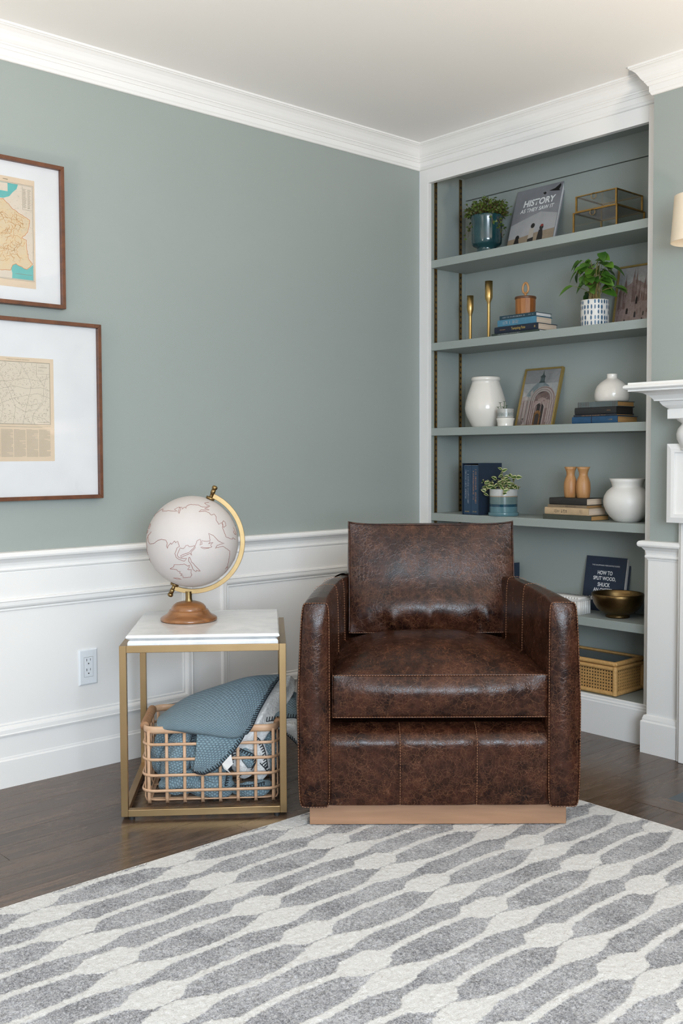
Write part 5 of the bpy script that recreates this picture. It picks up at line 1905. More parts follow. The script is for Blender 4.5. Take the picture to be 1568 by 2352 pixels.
ca = MB()
art(ca, [(-hw_, 0.055), (hw_, 0.072), (hw_, 0.150), (0.03, 0.172), (-0.05, 0.150), (-hw_, 0.130)], -0.0003, 0)
art(ca, [(-hw_, 0.0), (hw_, 0.0), (hw_, 0.083), (0.03, 0.078), (-0.04, 0.068), (-hw_, 0.062)], -0.0005, 1)
for cx_, hgt, pale in ((-0.073, 0.075, False), (0.0, 0.125, True), (0.048, 0.108, False)):
    art(ca, [(cx_ - 0.016, 0), (cx_ + 0.018, 0), (cx_ + 0.015, hgt * 0.55), (cx_ + 0.009, hgt * 0.80), (cx_ - 0.009, hgt * 0.80), (cx_ - 0.013, hgt * 0.55)], -0.0007, 2)
    if pale:
        art(ca, [(cx_ - 0.014, hgt * 0.42), (cx_ + 0.015, hgt * 0.46), (cx_ + 0.011, hgt * 0.80), (cx_ - 0.011, hgt * 0.80)], -0.0009, 3)
    art(ca, disc(cx_ + 0.002, hgt * 0.89, 0.0105, 0.0115), -0.0009, 2)
    if cx_ > 0.04:
        art(ca, disc(cx_ + 0.003, hgt * 0.97, 0.008, 0.006), -0.0010, 4)
art(ca, [(0.052, 0.262), (0.082, 0.268), (0.108, 0.286), (0.112, 0.275), (0.105, 0.260), (0.110, 0.252), (0.085, 0.256)], -0.0005, 2)
art(ca, [(0.022, 0.258), (0.034, 0.262), (0.042, 0.254), (0.034, 0.248)], -0.0005, 2)
ca.build('cover_print', [M['hist_haze'], M['hist_sand'], M['hist_dark'], M['hist_pale'], M['hist_red']], hb, fixn=False)
text_obj('HISTORY', M['txt_white'], hb, width=0.166, height=0.031, mtx=T(0.012, -0.0009, 0.222) @ FRONT, name='title', shear=0.12, bold=0.03)
text_obj('AS THEY SAW IT', M['txt_white'], hb, width=0.176, height=0.018, mtx=T(0.006, -0.0009, 0.189) @ FRONT, name='title', shear=0.12, bold=0.02)


def glass_box(label, x0, x1, y0, y1, z0, hgt):
    t = thing('glass_box', label, 'box', ((x0 + x1) / 2, (y0 + y1) / 2, z0), 0, 'brass edged glass boxes on the top shelf')
    a, b_, e = (x1 - x0) / 2, (y1 - y0) / 2, 0.0032
    for x in (-a, a):
        for y in (-b_, b_):
            MB().box(x - e, y - e, 0, x + e, y + e, hgt).build('edge', M['brass_box'], t, bevel=0.0006)
    for zz in (e * 0.6, hgt - e * 0.6):
        for y in (-b_, b_):
            MB().box(-a, y - e, zz - e * .6, a, y + e, zz + e * .6).build('edge', M['brass_box'], t, bevel=0.0005)
        for x in (-a, a):
            MB().box(x - e, -b_, zz - e * .6, x + e, b_, zz + e * .6).build('edge', M['brass_box'], t, bevel=0.0005)
    g = 0.0008
    for (xa, ya, za, xb, yb, zb) in ((-a, -b_ - g, 0.003, a, -b_ + g, hgt - .003), (-a, b_ - g, .003, a, b_ + g, hgt - .003), (-a - g, -b_, .003, -a + g, b_, hgt - .003), (a - g, -b_, .003, a + g, b_, hgt - .003),
                                     (-a, -b_, hgt - .002, a, b_, hgt - .0005), (-a, -b_, .0015, a, b_, .003)):
        MB().box(xa, ya, za, xb, yb, zb).build('pane', M['glass'], t)
    MB().tube([(-0.008 + 0.0115 * math.cos(2 * PI * i / 20), -b_ - 0.0045, hgt - 0.012 + 0.0115 * math.sin(2 * PI * i / 20)) for i in range(20)], 0.0011, 6, closed=True).build('pull_ring', M['brass_box'], t)
    return z0 + hgt


zz = glass_box('larger brass-edged glass box on the top shelf, under a smaller one', 0.789, 0.983, 0.046, 0.236, z, 0.0815)
glass_box('smaller brass-edged glass box stacked on a larger one', 0.798, 0.978, 0.050, 0.228, zz + 0.0002, 0.0620)

# ---------- shelf 2
z = SH[2]
for nm, x, hgt, rc in (('short brass candlestick beside a taller one', 0.229, 0.195, 0.0145), ('tall brass candlestick beside a shorter one', 0.333, 0.245, 0.0165)):
    t = thing('candlestick', nm, 'candlestick', (x, 0.080, z), 0, 'brass candlesticks on the second shelf')
    cup = hgt - (0.076 if hgt < 0.2 else 0.085)
    MB().lathe([(0.0, 0.0), (0.032, 0.0), (0.0325, 0.002), (0.031, 0.004), (0.008, 0.0055), (0.0068, 0.009), (0.0068, cup - 0.012)], 36).build('stem', M['brass_bright'], t)
    MB().lathe([(0.0068, cup - 0.012), (0.0085, cup - 0.004), (rc - 0.001, cup + 0.012), (rc, cup + 0.020), (rc, hgt), (rc - 0.0018, hgt), (rc - 0.003, hgt - 0.02), (0.0, hgt - 0.02)], 36).build('cup', M['brass_bright'], t)

G2 = 'books stacked under the wooden canister'
zt = z
M['bk_green'] = cover('dark_green_cloth', (0.03, 0.045, 0.035))
M['bk_navy'] = cover('navy_cloth', (0.008, 0.014, 0.030))
M['bk_sky'] = cover('sky_blue_cloth', (0.065, 0.20, 0.30))
M['bk_teal'] = cover('dark_teal_cloth', (0.014, 0.045, 0.065))
_, zt = book('thin_book', 'thin dark green book at the bottom of the stack under the canister', 0.392, 0.640, 0.026, 0.165, zt, 0.0085, M['bk_green'], 'page_white', group=G2, txt=[('~', 'txt_silver', -0.03, 0.12, 0.0035)])
_, zt = book('navy_book', 'navy book with gold script spine, under a sky blue book', 0.405, 0.630, 0.032, 0.163, zt + .0002, 0.0275, M['bk_navy'], 'page', rnd=0.003, group=G2,
             txt=[('Tempting Fate', 'txt_gold', 0.014, 0.072, 0.014), ('~', 'txt_copper', -0.068, 0.030, 0.0042), ('o', 'txt_gold', 0.098, 0.007, 0.008)])
_, zt = book('sky_blue_book', 'sky blue cloth book in the stack under the canister', 0.421, 0.621, 0.032, 0.140, zt + .0002, 0.0275, M['bk_sky'], 'page', rnd=0.002, group=G2, txt=[('~', 'txt_silver', -0.028, 0.082, 0.015)])
_, zt = book('teal_book', 'dark teal book directly beneath the wooden canister', 0.431, 0.619, 0.032, 0.138, zt + .0002, 0.0165, M['bk_teal'], 'page_white', group=G2,
             txt=[('~', 'txt_silver', -0.020, 0.115, 0.006), ('~', 'txt_silver', 0.070, 0.028, 0.005)])
cn = thing('wooden_canister', 'small round wooden canister with a loop handle on stacked books', 'canister', (0.522, 0.089, zt + .0002))
MB().lathe([(0.0, 0.0), (0.041, 0.0), (0.0415, 0.003), (0.0425, 0.066), (0.0, 0.066)], 14, sm=False).build('body', M['teak'], cn)
MB().lathe([(0.0435, 0.066), (0.0445, 0.068), (0.0445, 0.072), (0.043, 0.0755), (0.03, 0.077), (0.0, 0.0775)], 40).build('lid', M['teak_dark'], cn)
MB().tube([(0.0, 0, 0.075), (0, 0, 0.082), (0, 0, 0.090)], [0.0065, 0.0052, 0.0055], 12).build('handle_stem', M['teak_light'], cn)
MB().tube([(0.0145 * math.cos(2 * PI * i / 28) * (1 - 0.12 * math.sin(2 * PI * i / 28)), 0, 0.112 + 0.0215 * math.sin(2 * PI * i / 28)) for i in range(28)], 0.0048, 10, closed=True).build('loop_handle', M['teak_light'], cn)

p2 = thing('potted_pothos', 'bushy bright green plant in a white pot painted with blue dashes', 'plant', (0.852, 0.100, z))
MB().lathe([(0.0, 0.0), (0.053, 0.0), (0.0545, 0.003), (0.0550, 0.095), (0.0545, 0.103), (0.0535, 0.1042), (0.0515, 0.1035), (0.051, 0.095), (0.0505, 0.085), (0.0, 0.085)], 56).build('pot', M['cer_matte'], p2)
M['dash'] = plain('blue_brush_glaze', (0.045, 0.13, 0.24), 0.3, c2=(0.02, 0.06, 0.11), nscale=60)
soil(p2, 0.051, 0.094)
rr = random.Random(3)
ds = MB()
for row in range(5):
    zc = 0.012 + row * 0.0205
    for k in range(26):
        if rr.random() < 0.18:
            continue
        a0 = 2 * PI * (k + rr.uniform(-.12, .12)) / 26
        ring = disc(0, zc + rr.uniform(-.0015, .0015), 0.0034 * rr.uniform(0.8, 1.15), 0.0088 * rr.uniform(0.9, 1.1), 12)
        vs = []
        for (u, w) in ring:
            an = a0 + u / 0.055
            w = min(max(w, 0.003), 0.1015)
            rad = 0.0552 + 0.0003
            vs.append((rad * math.cos(an), rad * math.sin(an), w))
        ds.add(vs, [tuple(range(12))])
ds.build('painted_dashes', M['dash'], p2, fixn=False)
src = leaf_obj('leaf', M['leaf_big'], p2, 0.058, 0.040, 0.22, 0.30, heart=0.05)
placed = False
stb = MB()
for k in range(64):
    a = rr.uniform(0, 2 * PI)
    tier = k / 64
    reach = rr.uniform(0.015, 0.085) * (1.1 - 0.35 * tier)
    hgt = 0.055 + tier * 0.125 + rr.uniform(-.015, .015)
    base = Vector((rr.uniform(-.02, .02), rr.uniform(-.02, .02), 0.095))
    tip = Vector((reach * math.cos(a), reach * math.sin(a), 0.095 + hgt))
    if tip.y > 0.075:
        tip.y = 0.075
    mid = base.lerp(tip, 0.55) + Vector((-0.2 * tip.x, -0.2 * tip.y, 0.012))
    stb.tube(curve_pts([base, mid, tip], 6), [0.0014, 0.0013, 0.0012, 0.0011, 0.0010, 0.0009, 0.0008], 5)
    sc = rr.uniform(0.7, 1.15)
    if tip.y > 0.05:
        a = rr.choice((rr.uniform(-2.6, -0.5), a))
    az_ = a + rr.uniform(-.5, .5)
    rot = (math.copysign(rr.uniform(0.1, 0.9), math.cos(az_)), rr.uniform(0.05, 0.75), az_)
    if not placed:
        src.location, src.rotation_euler, src.scale = tip, rot, (sc, sc, sc)
        placed = True
    else:
        share(src, 'leaf', p2, tip, rot, (sc, sc, sc))
stb.build('stems', M['stem'], p2, fixn=False)


def leaning_frame(label, x0, x1, y0, ang, zs, hgt, dep=0.014, group=None, rz=0.0, e=0.007):
    t = thing('picture_frame', label, 'picture frame', ((x0 + x1) / 2, y0, zs), 0, group)
    t.rotation_euler = (math.radians(-ang), 0, rz)
    w = (x1 - x0) / 2
    for poly in ([(-w, 0), (w, 0), (w - e, e), (-w + e, e)], [(w, 0), (w, hgt), (w - e, hgt - e), (w - e, e)], [(w, hgt), (-w, hgt), (-w + e, hgt - e), (w - e, hgt - e)], [(-w, hgt), (-w, 0), (-w + e, e), (-w + e, hgt - e)]):
        MB().prism(poly, 0, dep, tr=lambda p: (p[0], p[2], p[1])).build('frame_bar', M['gold_frame'], t, bevel=0.0006)
    MB().box(-w + e * .5, 0.006, e * .5, w - e * .5, dep - 0.001, hgt - e * .5).build('backing', M['matboard'], t)
    MB().box(-w + e * .7, 0.0025, e * .7, w - e * .7, 0.0035, hgt - e * .7).build('glazing', M['glazing'], t)
    return t, w - e, e, hgt - e


for k_, v_ in dict(pr_sky=(0.47, 0.47, 0.48), pr_stone=(0.40, 0.30, 0.275), pr_stone2=(0.26, 0.17, 0.155), pr_stone3=(0.48, 0.385, 0.36), pr_dark=(0.035, 0.026, 0.026), pr_dome=(0.13, 0.19, 0.235), pr_dome2=(0.22, 0.28, 0.32),
                   pr_gold=(0.36, 0.17, 0.055), pr_teal=(0.06, 0.10, 0.10), pr_red=(0.22, 0.10, 0.09)).items():
    M[k_] = plain('print_' + k_[3:], v_, 0.5, c2=tuple(c * 0.8 for c in v_), nscale=120)
PRN = ['pr_sky', 'pr_stone', 'pr_stone2', 'pr_stone3', 'pr_dark', 'pr_dome', 'pr_dome2', 'pr_gold', 'pr_teal', 'pr_red']
PM = [M[k] for k in PRN]
# gothic facade print
t, w, z0_, z1_ = leaning_frame('gold framed print of a pinnacled pink stone cathedral behind the pothos', 0.870, 1.060, 0.188, 11, z, 0.252)
ar = MB()
Yp = 0.0055


def A(pts, mi, k=0):
    art(ar, [(x * w, z0_ + q_ * (z1_ - z0_)) for x, q_ in pts], Yp - 0.0002 * k, mi)


A([(-1, 0), (1, 0), (1, 1), (-1, 1)], 0)
A([(-1, 0), (1, 0), (1, 0.50), (0.72, 0.60), (0.45, 0.66), (0.2, 0.72), (0.0, 0.76), (-0.2, 0.78), (-0.45, 0.70), (-0.75, 0.66), (-1, 0.52)], 1, 1)
for xc, hb_, top, wd in ((-0.86, 0.3, 0.80, 0.07), (-0.62, 0.3, 0.90, 0.08), (-0.22, 0.4, 0.985, 0.08), (-0.08, 0.4, 0.97, 0.06), (0.12, 0.4, 0.80, 0.05), (0.36, 0.4, 0.88, 0.06), (0.50, 0.4, 0.90, 0.06), (0.75, 0.3, 0.78, 0.06), (0.92, 0.3, 0.72, 0.06)):
    A([(xc - wd, hb_), (xc + wd, hb_), (xc + wd * 0.8, top - 0.20), (xc + wd * 0.25, top - 0.10), (xc, top), (xc - wd * 0.25, top - 0.10), (xc - wd * 0.8, top - 0.20)], 2, 2)
rr = random.Random(5)
for k in range(70):
    x, y, h_ = rr.uniform(-0.97, 0.95), rr.uniform(0.02, 0.55), rr.uniform(0.04, 0.18)
    wd = rr.uniform(0.01, 0.035)
    A([(x, y), (x + wd, y), (x + wd, y + h_), (x, y + h_)], rr.choice((1, 2, 3, 3, 9)), 3)
for xc, y, h_, wd in ((-0.50, 0.02, 0.10, 0.05), (-0.42, 0.20, 0.11, 0.05), (0.0, 0.13, 0.11, 0.05), (0.02, 0.36, 0.14, 0.05), (0.38, 0.05, 0.07, 0.04), (0.42, 0.15, 0.08, 0.03)):
    A([(xc - wd, y), (xc + wd, y), (xc + wd, y + h_ * 0.7), (xc, y + h_), (xc - wd, y + h_ * 0.7)], 4, 4)
ar.build('photo_print', PM, t, fixn=False)

# ---------- shelf 3
z = SH[3]
t = thing('large_white_vase', 'large glossy white ceramic jar vase on the third shelf', 'vase', (0.284, 0.120, z))
MB().lathe([(0.0, 0.0), (0.058, 0.0), (0.0605, 0.004), (0.070, 0.022), (0.082, 0.046), (0.0895, 0.070), (0.0908, 0.085), (0.0885, 0.106), (0.080, 0.138), (0.070, 0.168), (0.062, 0.190), (0.0590, 0.2005), (0.0625, 0.2025),
            (0.0635, 0.209), (0.0625, 0.2165), (0.0585, 0.219), (0.0555, 0.214), (0.054, 0.200), (0.06, 0.18), (0.0, 0.10)], 64).build('body', M['cer_white'], t)
sp3 = thing('small_planter', 'tiny two-tier glazed planter with a succulent sprig beside the large vase', 'planter', (0.4275, 0.078, z))
MB().lathe([(0.0, 0.0), (0.034, 0.0), (0.0335, 0.004), (0.0345, 0.018), (0.0385, 0.031), (0.0385, 0.034), (0.0345, 0.035), (0.0, 0.035)], 44).build('saucer', M['cer_white'], sp3)
M['cer_grey'] = plain('grey_mottled_glaze', (0.44, 0.43, 0.40), 0.2, c2=(0.36, 0.36, 0.34), nscale=30, coat=0.4)
M['cer_brush'] = plain('grey_green_brush', (0.16, 0.20, 0.19), 0.25, c2=(0.28, 0.30, 0.28), nscale=90)
MB().lathe([(0.0, 0.035), (0.0345, 0.035), (0.0350, 0.040), (0.0355, 0.070), (0.036, 0.0735), (0.0345, 0.0745), (0.033, 0.073), (0.032, 0.064), (0.0, 0.064)], 44).build('pot', M['cer_grey'], sp3)
rr = random.Random(2)
gb = MB()
for k in range(34):
    a0 = 2 * PI * k / 34
    h0 = 0.050 + rr.uniform(-.002, .002)
    vs = []
    for (u, w_) in ((-0.0022, -0.007), (0.0018, -0.006), (0.003, 0.007), (-0.001, 0.008)):
        an = a0 + (u + rr.uniform(-.001, .001)) / 0.0355
        vs.append((0.0358 * math.cos(an), 0.0358 * math.sin(an), h0 + w_))
    gb.add(vs, [(0, 1, 2, 3)])
gb.build('brushed_band', M['cer_brush'], sp3, fixn=False)
soil(sp3, 0.0325, 0.068)
for (bx_, by_, lx_, h_) in ((-0.016, -0.006, -0.022, 0.030), (0.0, -0.010, 0.004, 0.034), (0.008, -0.01, 0.016, 0.016), (-0.02, -0.01, -0.03, 0.012), (-0.005, 0.0, -0.01, 0.012)):
    pts = curve_pts([(bx_, by_, 0.068), ((bx_ + lx_) / 2, by_ - 0.002, 0.068 + h_ * 0.5), (lx_, by_ - 0.003, 0.068 + h_)], 5)
    sg = MB().tube(pts, 0.0012, 5)
    for s in (-1, 1):
        vs, fs, uv = leaf_mesh(0.011, 0.0065, 0.25, 0.1, n=4)
        q_ = T(*pts[-1]) @ RZ(90 + s * 80) @ RY(-35)
        sg.add([q_ @ Vector(v) for v in vs], fs, 0, True)
    sg.build('sprig', M['leaf_succ'], sp3, fixn=False)

t, w, z0_, z1_ = leaning_frame('gold framed print of a domed stone entrance with a great arch', 0.409, 0.606, 0.160, 17, z, 0.263, dep=0.016)
ar = MB()
A([(-1, 0), (1, 0), (1, 1), (-1, 1)], 0)
# dome
A([(-0.80, 0.52), (-0.62, 0.62), (-0.45, 0.70), (-0.25, 0.755), (0.0, 0.775), (0.22, 0.755), (0.45, 0.70), (0.6, 0.55)], 5, 1)
A([(-0.20, 0.60), (-0.12, 0.76), (0.10, 0.775), (0.16, 0.60)], 6, 2)
A([(-0.80, 0.52), (-0.62, 0.62), (-0.55, 0.58), (-0.66, 0.50)], 6, 2)
A([(-0.18, 0.765), (0.20, 0.765), (0.14, 0.79), (0.13, 0.86), (0.17, 0.87), (0.06, 0.91), (0.045, 0.945), (0.03, 0.995), (0.0, 0.945), (-0.02, 0.91), (-0.15, 0.87), (-0.10, 0.86), (-0.11, 0.79)], 8, 3)
for x in (-0.06, 0.0, 0.06):
    A([(x - 0.012, 0.795), (x + 0.018, 0.795), (x + 0.018, 0.855), (x - 0.012, 0.855)], 6, 4)
# body of the building
A([(-1, 0), (1, 0), (1, 0.52), (0.8, 0.50), (-0.45, 0.50), (-0.8, 0.53), (-1, 0.50)], 1, 4)
A([(-1, 0.455), (-0.3, 0.475), (-0.3, 0.50), (-0.7, 0.515), (-1, 0.49)], 3, 5)


def archp(cx_, base, spr, r_, ry, n=18):
    return [(cx_ - r_, base), (cx_ + r_, base)] + [(cx_ + r_ * math.cos(PI * i / n), spr + ry * math.sin(PI * i / n)) for i in range(n + 1)]


for r_, ry, mi, k in ((0.70, 0.245, 3, 5), (0.66, 0.232, 9, 6), (0.62, 0.215, 3, 7), (0.54, 0.190, 2, 8), (0.50, 0.175, 3, 9), (0.44, 0.150, 2, 10)):
    A(archp(0.22, 0.0, 0.455, r_, ry), mi, k)
A([(-0.22, 0.30), (0.66, 0.30), (0.66, 0.40), (0.45, 0.46), (0.22, 0.50), (0.0, 0.46), (-0.22, 0.40)], 1, 11)
A(archp(0.14, 0.0, 0.30, 0.31, 0.105), 3, 12)
A(archp(0.14, 0.0, 0.30, 0.25, 0.088), 4, 13)
A([(-0.09, 0.22), (0.0, 0.22), (0.0, 0.36), (-0.09, 0.33)], 2, 14)
A([(0.2, 0.22), (0.24, 0.22), (0.24, 0.37), (0.2, 0.38)], 1, 14)
A(archp(0.10, 0.0, 0.185, 0.185, 0.072), 7, 15)
A(archp(0.10, 0.0, 0.150, 0.115, 0.055), 4, 16)
rr = random.Random(6)
for x in (-0.86, -0.66, -0.48, -0.36, -0.26, 0.62, 0.74, 0.86):
    A([(x - 0.03, 0.05), (x + 0.03, 0.05), (x + 0.025, 0.44), (x - 0.025, 0.44)], 3, 14)
    A([(x + 0.03, 0.05), (x + 0.055, 0.05), (x + 0.05, 0.44), (x + 0.025, 0.44)], 2, 14)
for k in range(30):
    x, y = rr.uniform(-0.2, 0.62), rr.uniform(0.36, 0.5)
    A(disc(x, y, 0.03, 0.012, 6), rr.choice((1, 3, 2)), 15)
A([(-0.55, 0.60), (-0.42, 0.64), (-0.35, 0.54), (-0.5, 0.52)], 3, 6)
A([(-0.72, 0.02), (-0.70, 0.02), (-0.70, 0.10), (-0.63, 0.12), (-0.78, 0.12), (-0.72, 0.10)], 4, 16)
ar.build('photo_print', PM, t, fixn=False)

G3 = 'old books stacked under the bottle vase'
M['bk_blue'] = cover('royal_blue_cloth', (0.010, 0.060, 0.135))
M['bk_thin'] = cover('thin_navy_cloth', (0.014, 0.020, 0.030))
M['bk_black'] = cover('black_cloth', (0.012, 0.012, 0.013))
M['bk_grey'] = cover('grey_green_cloth', (0.10, 0.125, 0.125))
_, zt = book('blue_book', 'royal blue old book at the bottom of the stack under the bottle vase', 0.799, 1.004, 0.030, 0.172, z, 0.0265, M['bk_blue'], 'page_old', rnd=0.003, group=G3, txt=[('~', 'txt_gold', 0.075, 0.022, 0.004)], bands=[(-0.012, 0.004, 'bk_navy')])
_, zt = book('thin_book', 'thin navy book between the black and the royal blue one', 0.805, 1.000, 0.030, 0.150, zt + .0002, 0.0075, M['bk_thin'], 'page_old', group=G3, txt=[('~', 'txt_copper', -0.005, 0.11, 0.0032)])
_, zt = book('black_book', 'thick black old book in the middle of the stack under the bottle vase', 0.812, 1.000, 0.030, 0.150, zt + .0002, 0.0275, M['bk_black'], 'dark', rnd=0.004, group=G3, txt=[('~', 'txt_copper', 0.062, 0.016, 0.004)])
_, zt = book('grey_book', 'grey-green old book on top of the stack, directly under the bottle vase', 0.824, 1.003, 0.030, 0.150, zt + .0002, 0.0205, M['bk_grey'], 'page_old', group=G3, txt=[('|', 'txt_dark', -0.062, 0.030, 0.009)],
             bands=[(-0.084, 0.002, 'txt_dark'), (-0.074, 0.0015, 'txt_dark'), (-0.050, 0.0015, 'txt_dark'), (-0.040, 0.002, 'txt_dark'), (0.070, 0.002, 'txt_dark'), (0.078, 0.002, 'txt_dark'), (0.084, 0.001, 'txt_dark')])
t = thing('bottle_vase', 'squat white bottle vase with a narrow neck on stacked books', 'vase', (0.937, 0.094, zt + .0002))
MB().lathe([(0.0, 0.0), (0.060, 0.0), (0.0635, 0.004), (0.0662, 0.018), (0.0665, 0.030), (0.064, 0.046), (0.058, 0.060), (0.046, 0.074), (0.032, 0.084), (0.0225, 0.089), (0.0198, 0.093), (0.0195, 0.104), (0.0205, 0.1065), (0.0185, 0.108),
            (0.016, 0.104), (0.0155, 0.09), (0.0, 0.06)], 60).build('body', M['cer_white'], t)

# ---------- shelf 4
z = SH[4]
M['bk_slip'] = cover('navy_slipcase_cloth', (0.014, 0.028, 0.055))
M['bk_ink'] = cover('ink_blue_cloth', (0.022, 0.055, 0.105))
t = thing('book_slipcase', 'navy slipcase holding two blue books at the left end of the fourth shelf', 'slipcase', (0.281, 0.100, z))
sx, sy, shh, tk = 0.0465, 0.078, 0.224, 0.0022
for (xa, ya, za, xb, yb, zb, nm) in ((-sx, -sy, 0, -sx + tk, sy, shh, 'side'), (sx - tk, -sy, 0, sx, sy, shh, 'side'), (-sx + tk, -sy, 0, sx - tk, sy, tk, 'bottom'), (-sx + tk, -sy, shh - tk, sx - tk, sy, shh, 'top'), (-sx + tk, sy - tk, tk, sx - tk, sy, shh - tk, 'back')):
    MB().box(xa, ya, za, xb, yb, zb).build(nm, M['bk_slip'], t, bevel=0.0006)
for k, (nm, tx) in enumerate((('left of the two ink blue books in the navy slipcase', 'txt_silver'), ('right of the two ink blue books in the navy slipcase', 'txt_copper'))):
    b = thing('slipcased_book', nm, 'book', (0.281 + (-0.0215 if k == 0 else 0.0215), 0.100, z + 0.0024), 0, 'books in the navy slipcase')
    MB().box(-0.0205, -sy + 0.004, 0, 0.0205, sy - 0.004, 0.213).build('cover', M['bk_ink'], b, bevel=0.002)
    MB().box(-0.0175, -sy + 0.008, 0.0131, 0.0175, sy - 0.008, 0.2135).build('page_block', M['page'], b)
    marks_obj(M[tx], b, 0.148, 0.009, T(0.006, -sy + 0.0034, 0.120) @ FRONT @ RZ(-90), 31 + k)
    marks_obj(M[tx], b, 0.128, 0.007, T(-0.007, -sy + 0.0034, 0.128) @ FRONT @ RZ(-90), 41 + k)
    marks_obj(M['txt_gold'], b, 0.024, 0.0055, T(0.0, -sy + 0.0034, 0.012) @ FRONT, 51 + k)

p4 = thing('variegated_plant', 'variegated trailing plant in a striped white and teal cylinder pot', 'plant', (0.418, 0.078, z))
for k_, v_ in dict(st_white=(0.52, 0.52, 0.50), st_tan=(0.36, 0.27, 0.18), st_green=(0.13, 0.19, 0.185), st_teal=(0.015, 0.06, 0.095), st_blue=(0.10, 0.20, 0.23)).items():
    M[k_] = plain('stripe_' + k_[3:], v_, 0.14, c2=tuple(c * 0.85 for c in v_), nscale=30, coat=0.4)
STR = [M['st_blue'], M['st_teal'], M['st_blue'], M['st_teal'], M['st_green'], M['st_tan'], M['st_white']]
MB().lathe([(0.0, 0.0), (0.0625, 0.0), (0.0645, 0.002), (0.0655, 0.012), (0.0645, 0.0155), (0.0625, 0.0145), (0.060, 0.010), (0.0, 0.010)], 52).build('saucer', M['st_blue'], p4)
pb = MB()
zs_ = [0.010, 0.040, 0.046, 0.047, 0.051, 0.082, 0.086, 0.113]
for k in range(7):
    if k == 3:
        continue
    mi = {0: 0, 1: 1, 2: 1, 4: 4, 5: 5, 6: 6}[k]
    pb.lathe([(0.0592, zs_[k]), (0.0595, zs_[k + 1])], 52, mi, cap=False)
pb.lathe([(0.0592, 0.047), (0.0593, 0.051)], 52, 1, cap=False)
pb.lathe([(0.0, 0.010), (0.0592, 0.010)], 52, 0, cap=False)
pb.lathe([(0.0595, 0.113), (0.0585, 0.1150), (0.0565, 0.1140), (0.056, 0.100), (0.0, 0.100)], 52, 6, cap=False)
pb.build('pot', STR, p4, fixn=False)
soil(p4, 0.0555, 0.106)
rr = random.Random(14)
vl, vstem = leaf_obj('leaf', M['leaf_var'], p4, 0.025, 0.018, 0.15, 0.15, n=5), MB()
placed = False
vines = [((0.0, 0.0), (0.0, -0.01, 0.09)), ((0.02, -0.02), (0.075, -0.03, 0.03)), ((0.02, 0.0), (0.105, -0.02, 0.018)), ((-0.02, -0.01), (-0.075, -0.04, 0.04)), ((-0.03, 0.0), (-0.085, -0.03, 0.005)), ((0.0, -0.03), (0.02, -0.06, 0.03)),
         ((-0.01, -0.03), (-0.03, -0.065, 0.015)), ((0.03, 0.02), (0.055, 0.02, 0.06)), ((0.01, 0.01), (0.02, 0.01, 0.07)), ((-0.02, 0.02), (-0.045, 0.0, 0.05)), ((0.03, -0.03), (0.05, -0.065, -0.01)), ((-0.03, -0.03), (-0.062, -0.055, -0.012)), ((0.0, 0.02), (-0.012, 0.03, 0.045)), ((0.02, -0.03), (0.035, -0.055, 0.045))]
for (b0, tip) in vines:
    p = Vector((b0[0], b0[1], 0.106))
    q_ = Vector((tip[0], tip[1], 0.106 + tip[2]))
    mid = p.lerp(q_, 0.5) + Vector((0, 0, 0.016))
    vstem.tube(curve_pts([p, mid, q_], 8), 0.0011, 5)
    nl_ = 7 if (q_ - p).length > 0.06 else 5
    for j in range(nl_):
        c = cr([p, mid, q_], 0.2 + 0.8 * j / (nl_ - 1))
        az_ = rr.uniform(-3.14, 3.14)
        rot = (math.copysign(rr.uniform(0.5, 1.35), math.cos(az_)), rr.uniform(-0.7, 0.6), az_)
        sc = rr.uniform(0.75, 1.15)
        if not placed:
            vl.location, vl.rotation_euler = c, rot
            placed = True
        else:
            share(vl, 'leaf', p4, c, rot, (sc, sc, sc))
vstem.build('stems', M['stem'], p4, fixn=False)

G4 = 'books stacked under the turned wooden vases'
M['bk_moss'] = cover('moss_green_cloth', (0.055, 0.060, 0.042))
M['bk_cream'] = cover('cream_cloth', (0.52, 0.37, 0.22))
M['bk_tan'] = cover('tan_cloth', (0.23, 0.165, 0.10))
M['bk_char'] = cover('charcoal_cloth', (0.020, 0.018, 0.016))
_, zt = book('moss_book', 'moss green book at the bottom of the stack under the wooden vases', 0.664, 0.893, 0.025, 0.150, z, 0.0205, M['bk_moss'], 'page_old', group=G4)
_, zt = book('cream_book', 'thick cream book with dark spine print in the stack under the wooden vases', 0.674, 0.882, 0.025, 0.145, zt + .0002, 0.0285, M['bk_cream'], 'page', rnd=0.003, group=G4,
             txt=[('|', 'txt_dark', -0.048, 0.018, 0.016), ('|', 'txt_dark', -0.010, 0.026, 0.020), ('o', 'txt_dark', -0.034, 0.005, 0.006), ('|', 'txt_dark', 0.070, 0.012, 0.018)])
_, zt = book('tan_book', 'thin tan book between the cream and the charcoal one', 0.687, 0.872, 0.025, 0.135, zt + .0002, 0.0105, M['bk_tan'], 'page_old', group=G4, txt=[('~', 'txt_dark', 0.0, 0.095, 0.0045)])
_, zt = book('charcoal_book', 'charcoal book directly beneath the two turned wooden vases', 0.696, 0.872, 0.025, 0.135, zt + .0002, 0.0275, M['bk_char'], 'page', rnd=0.003, group=G4)
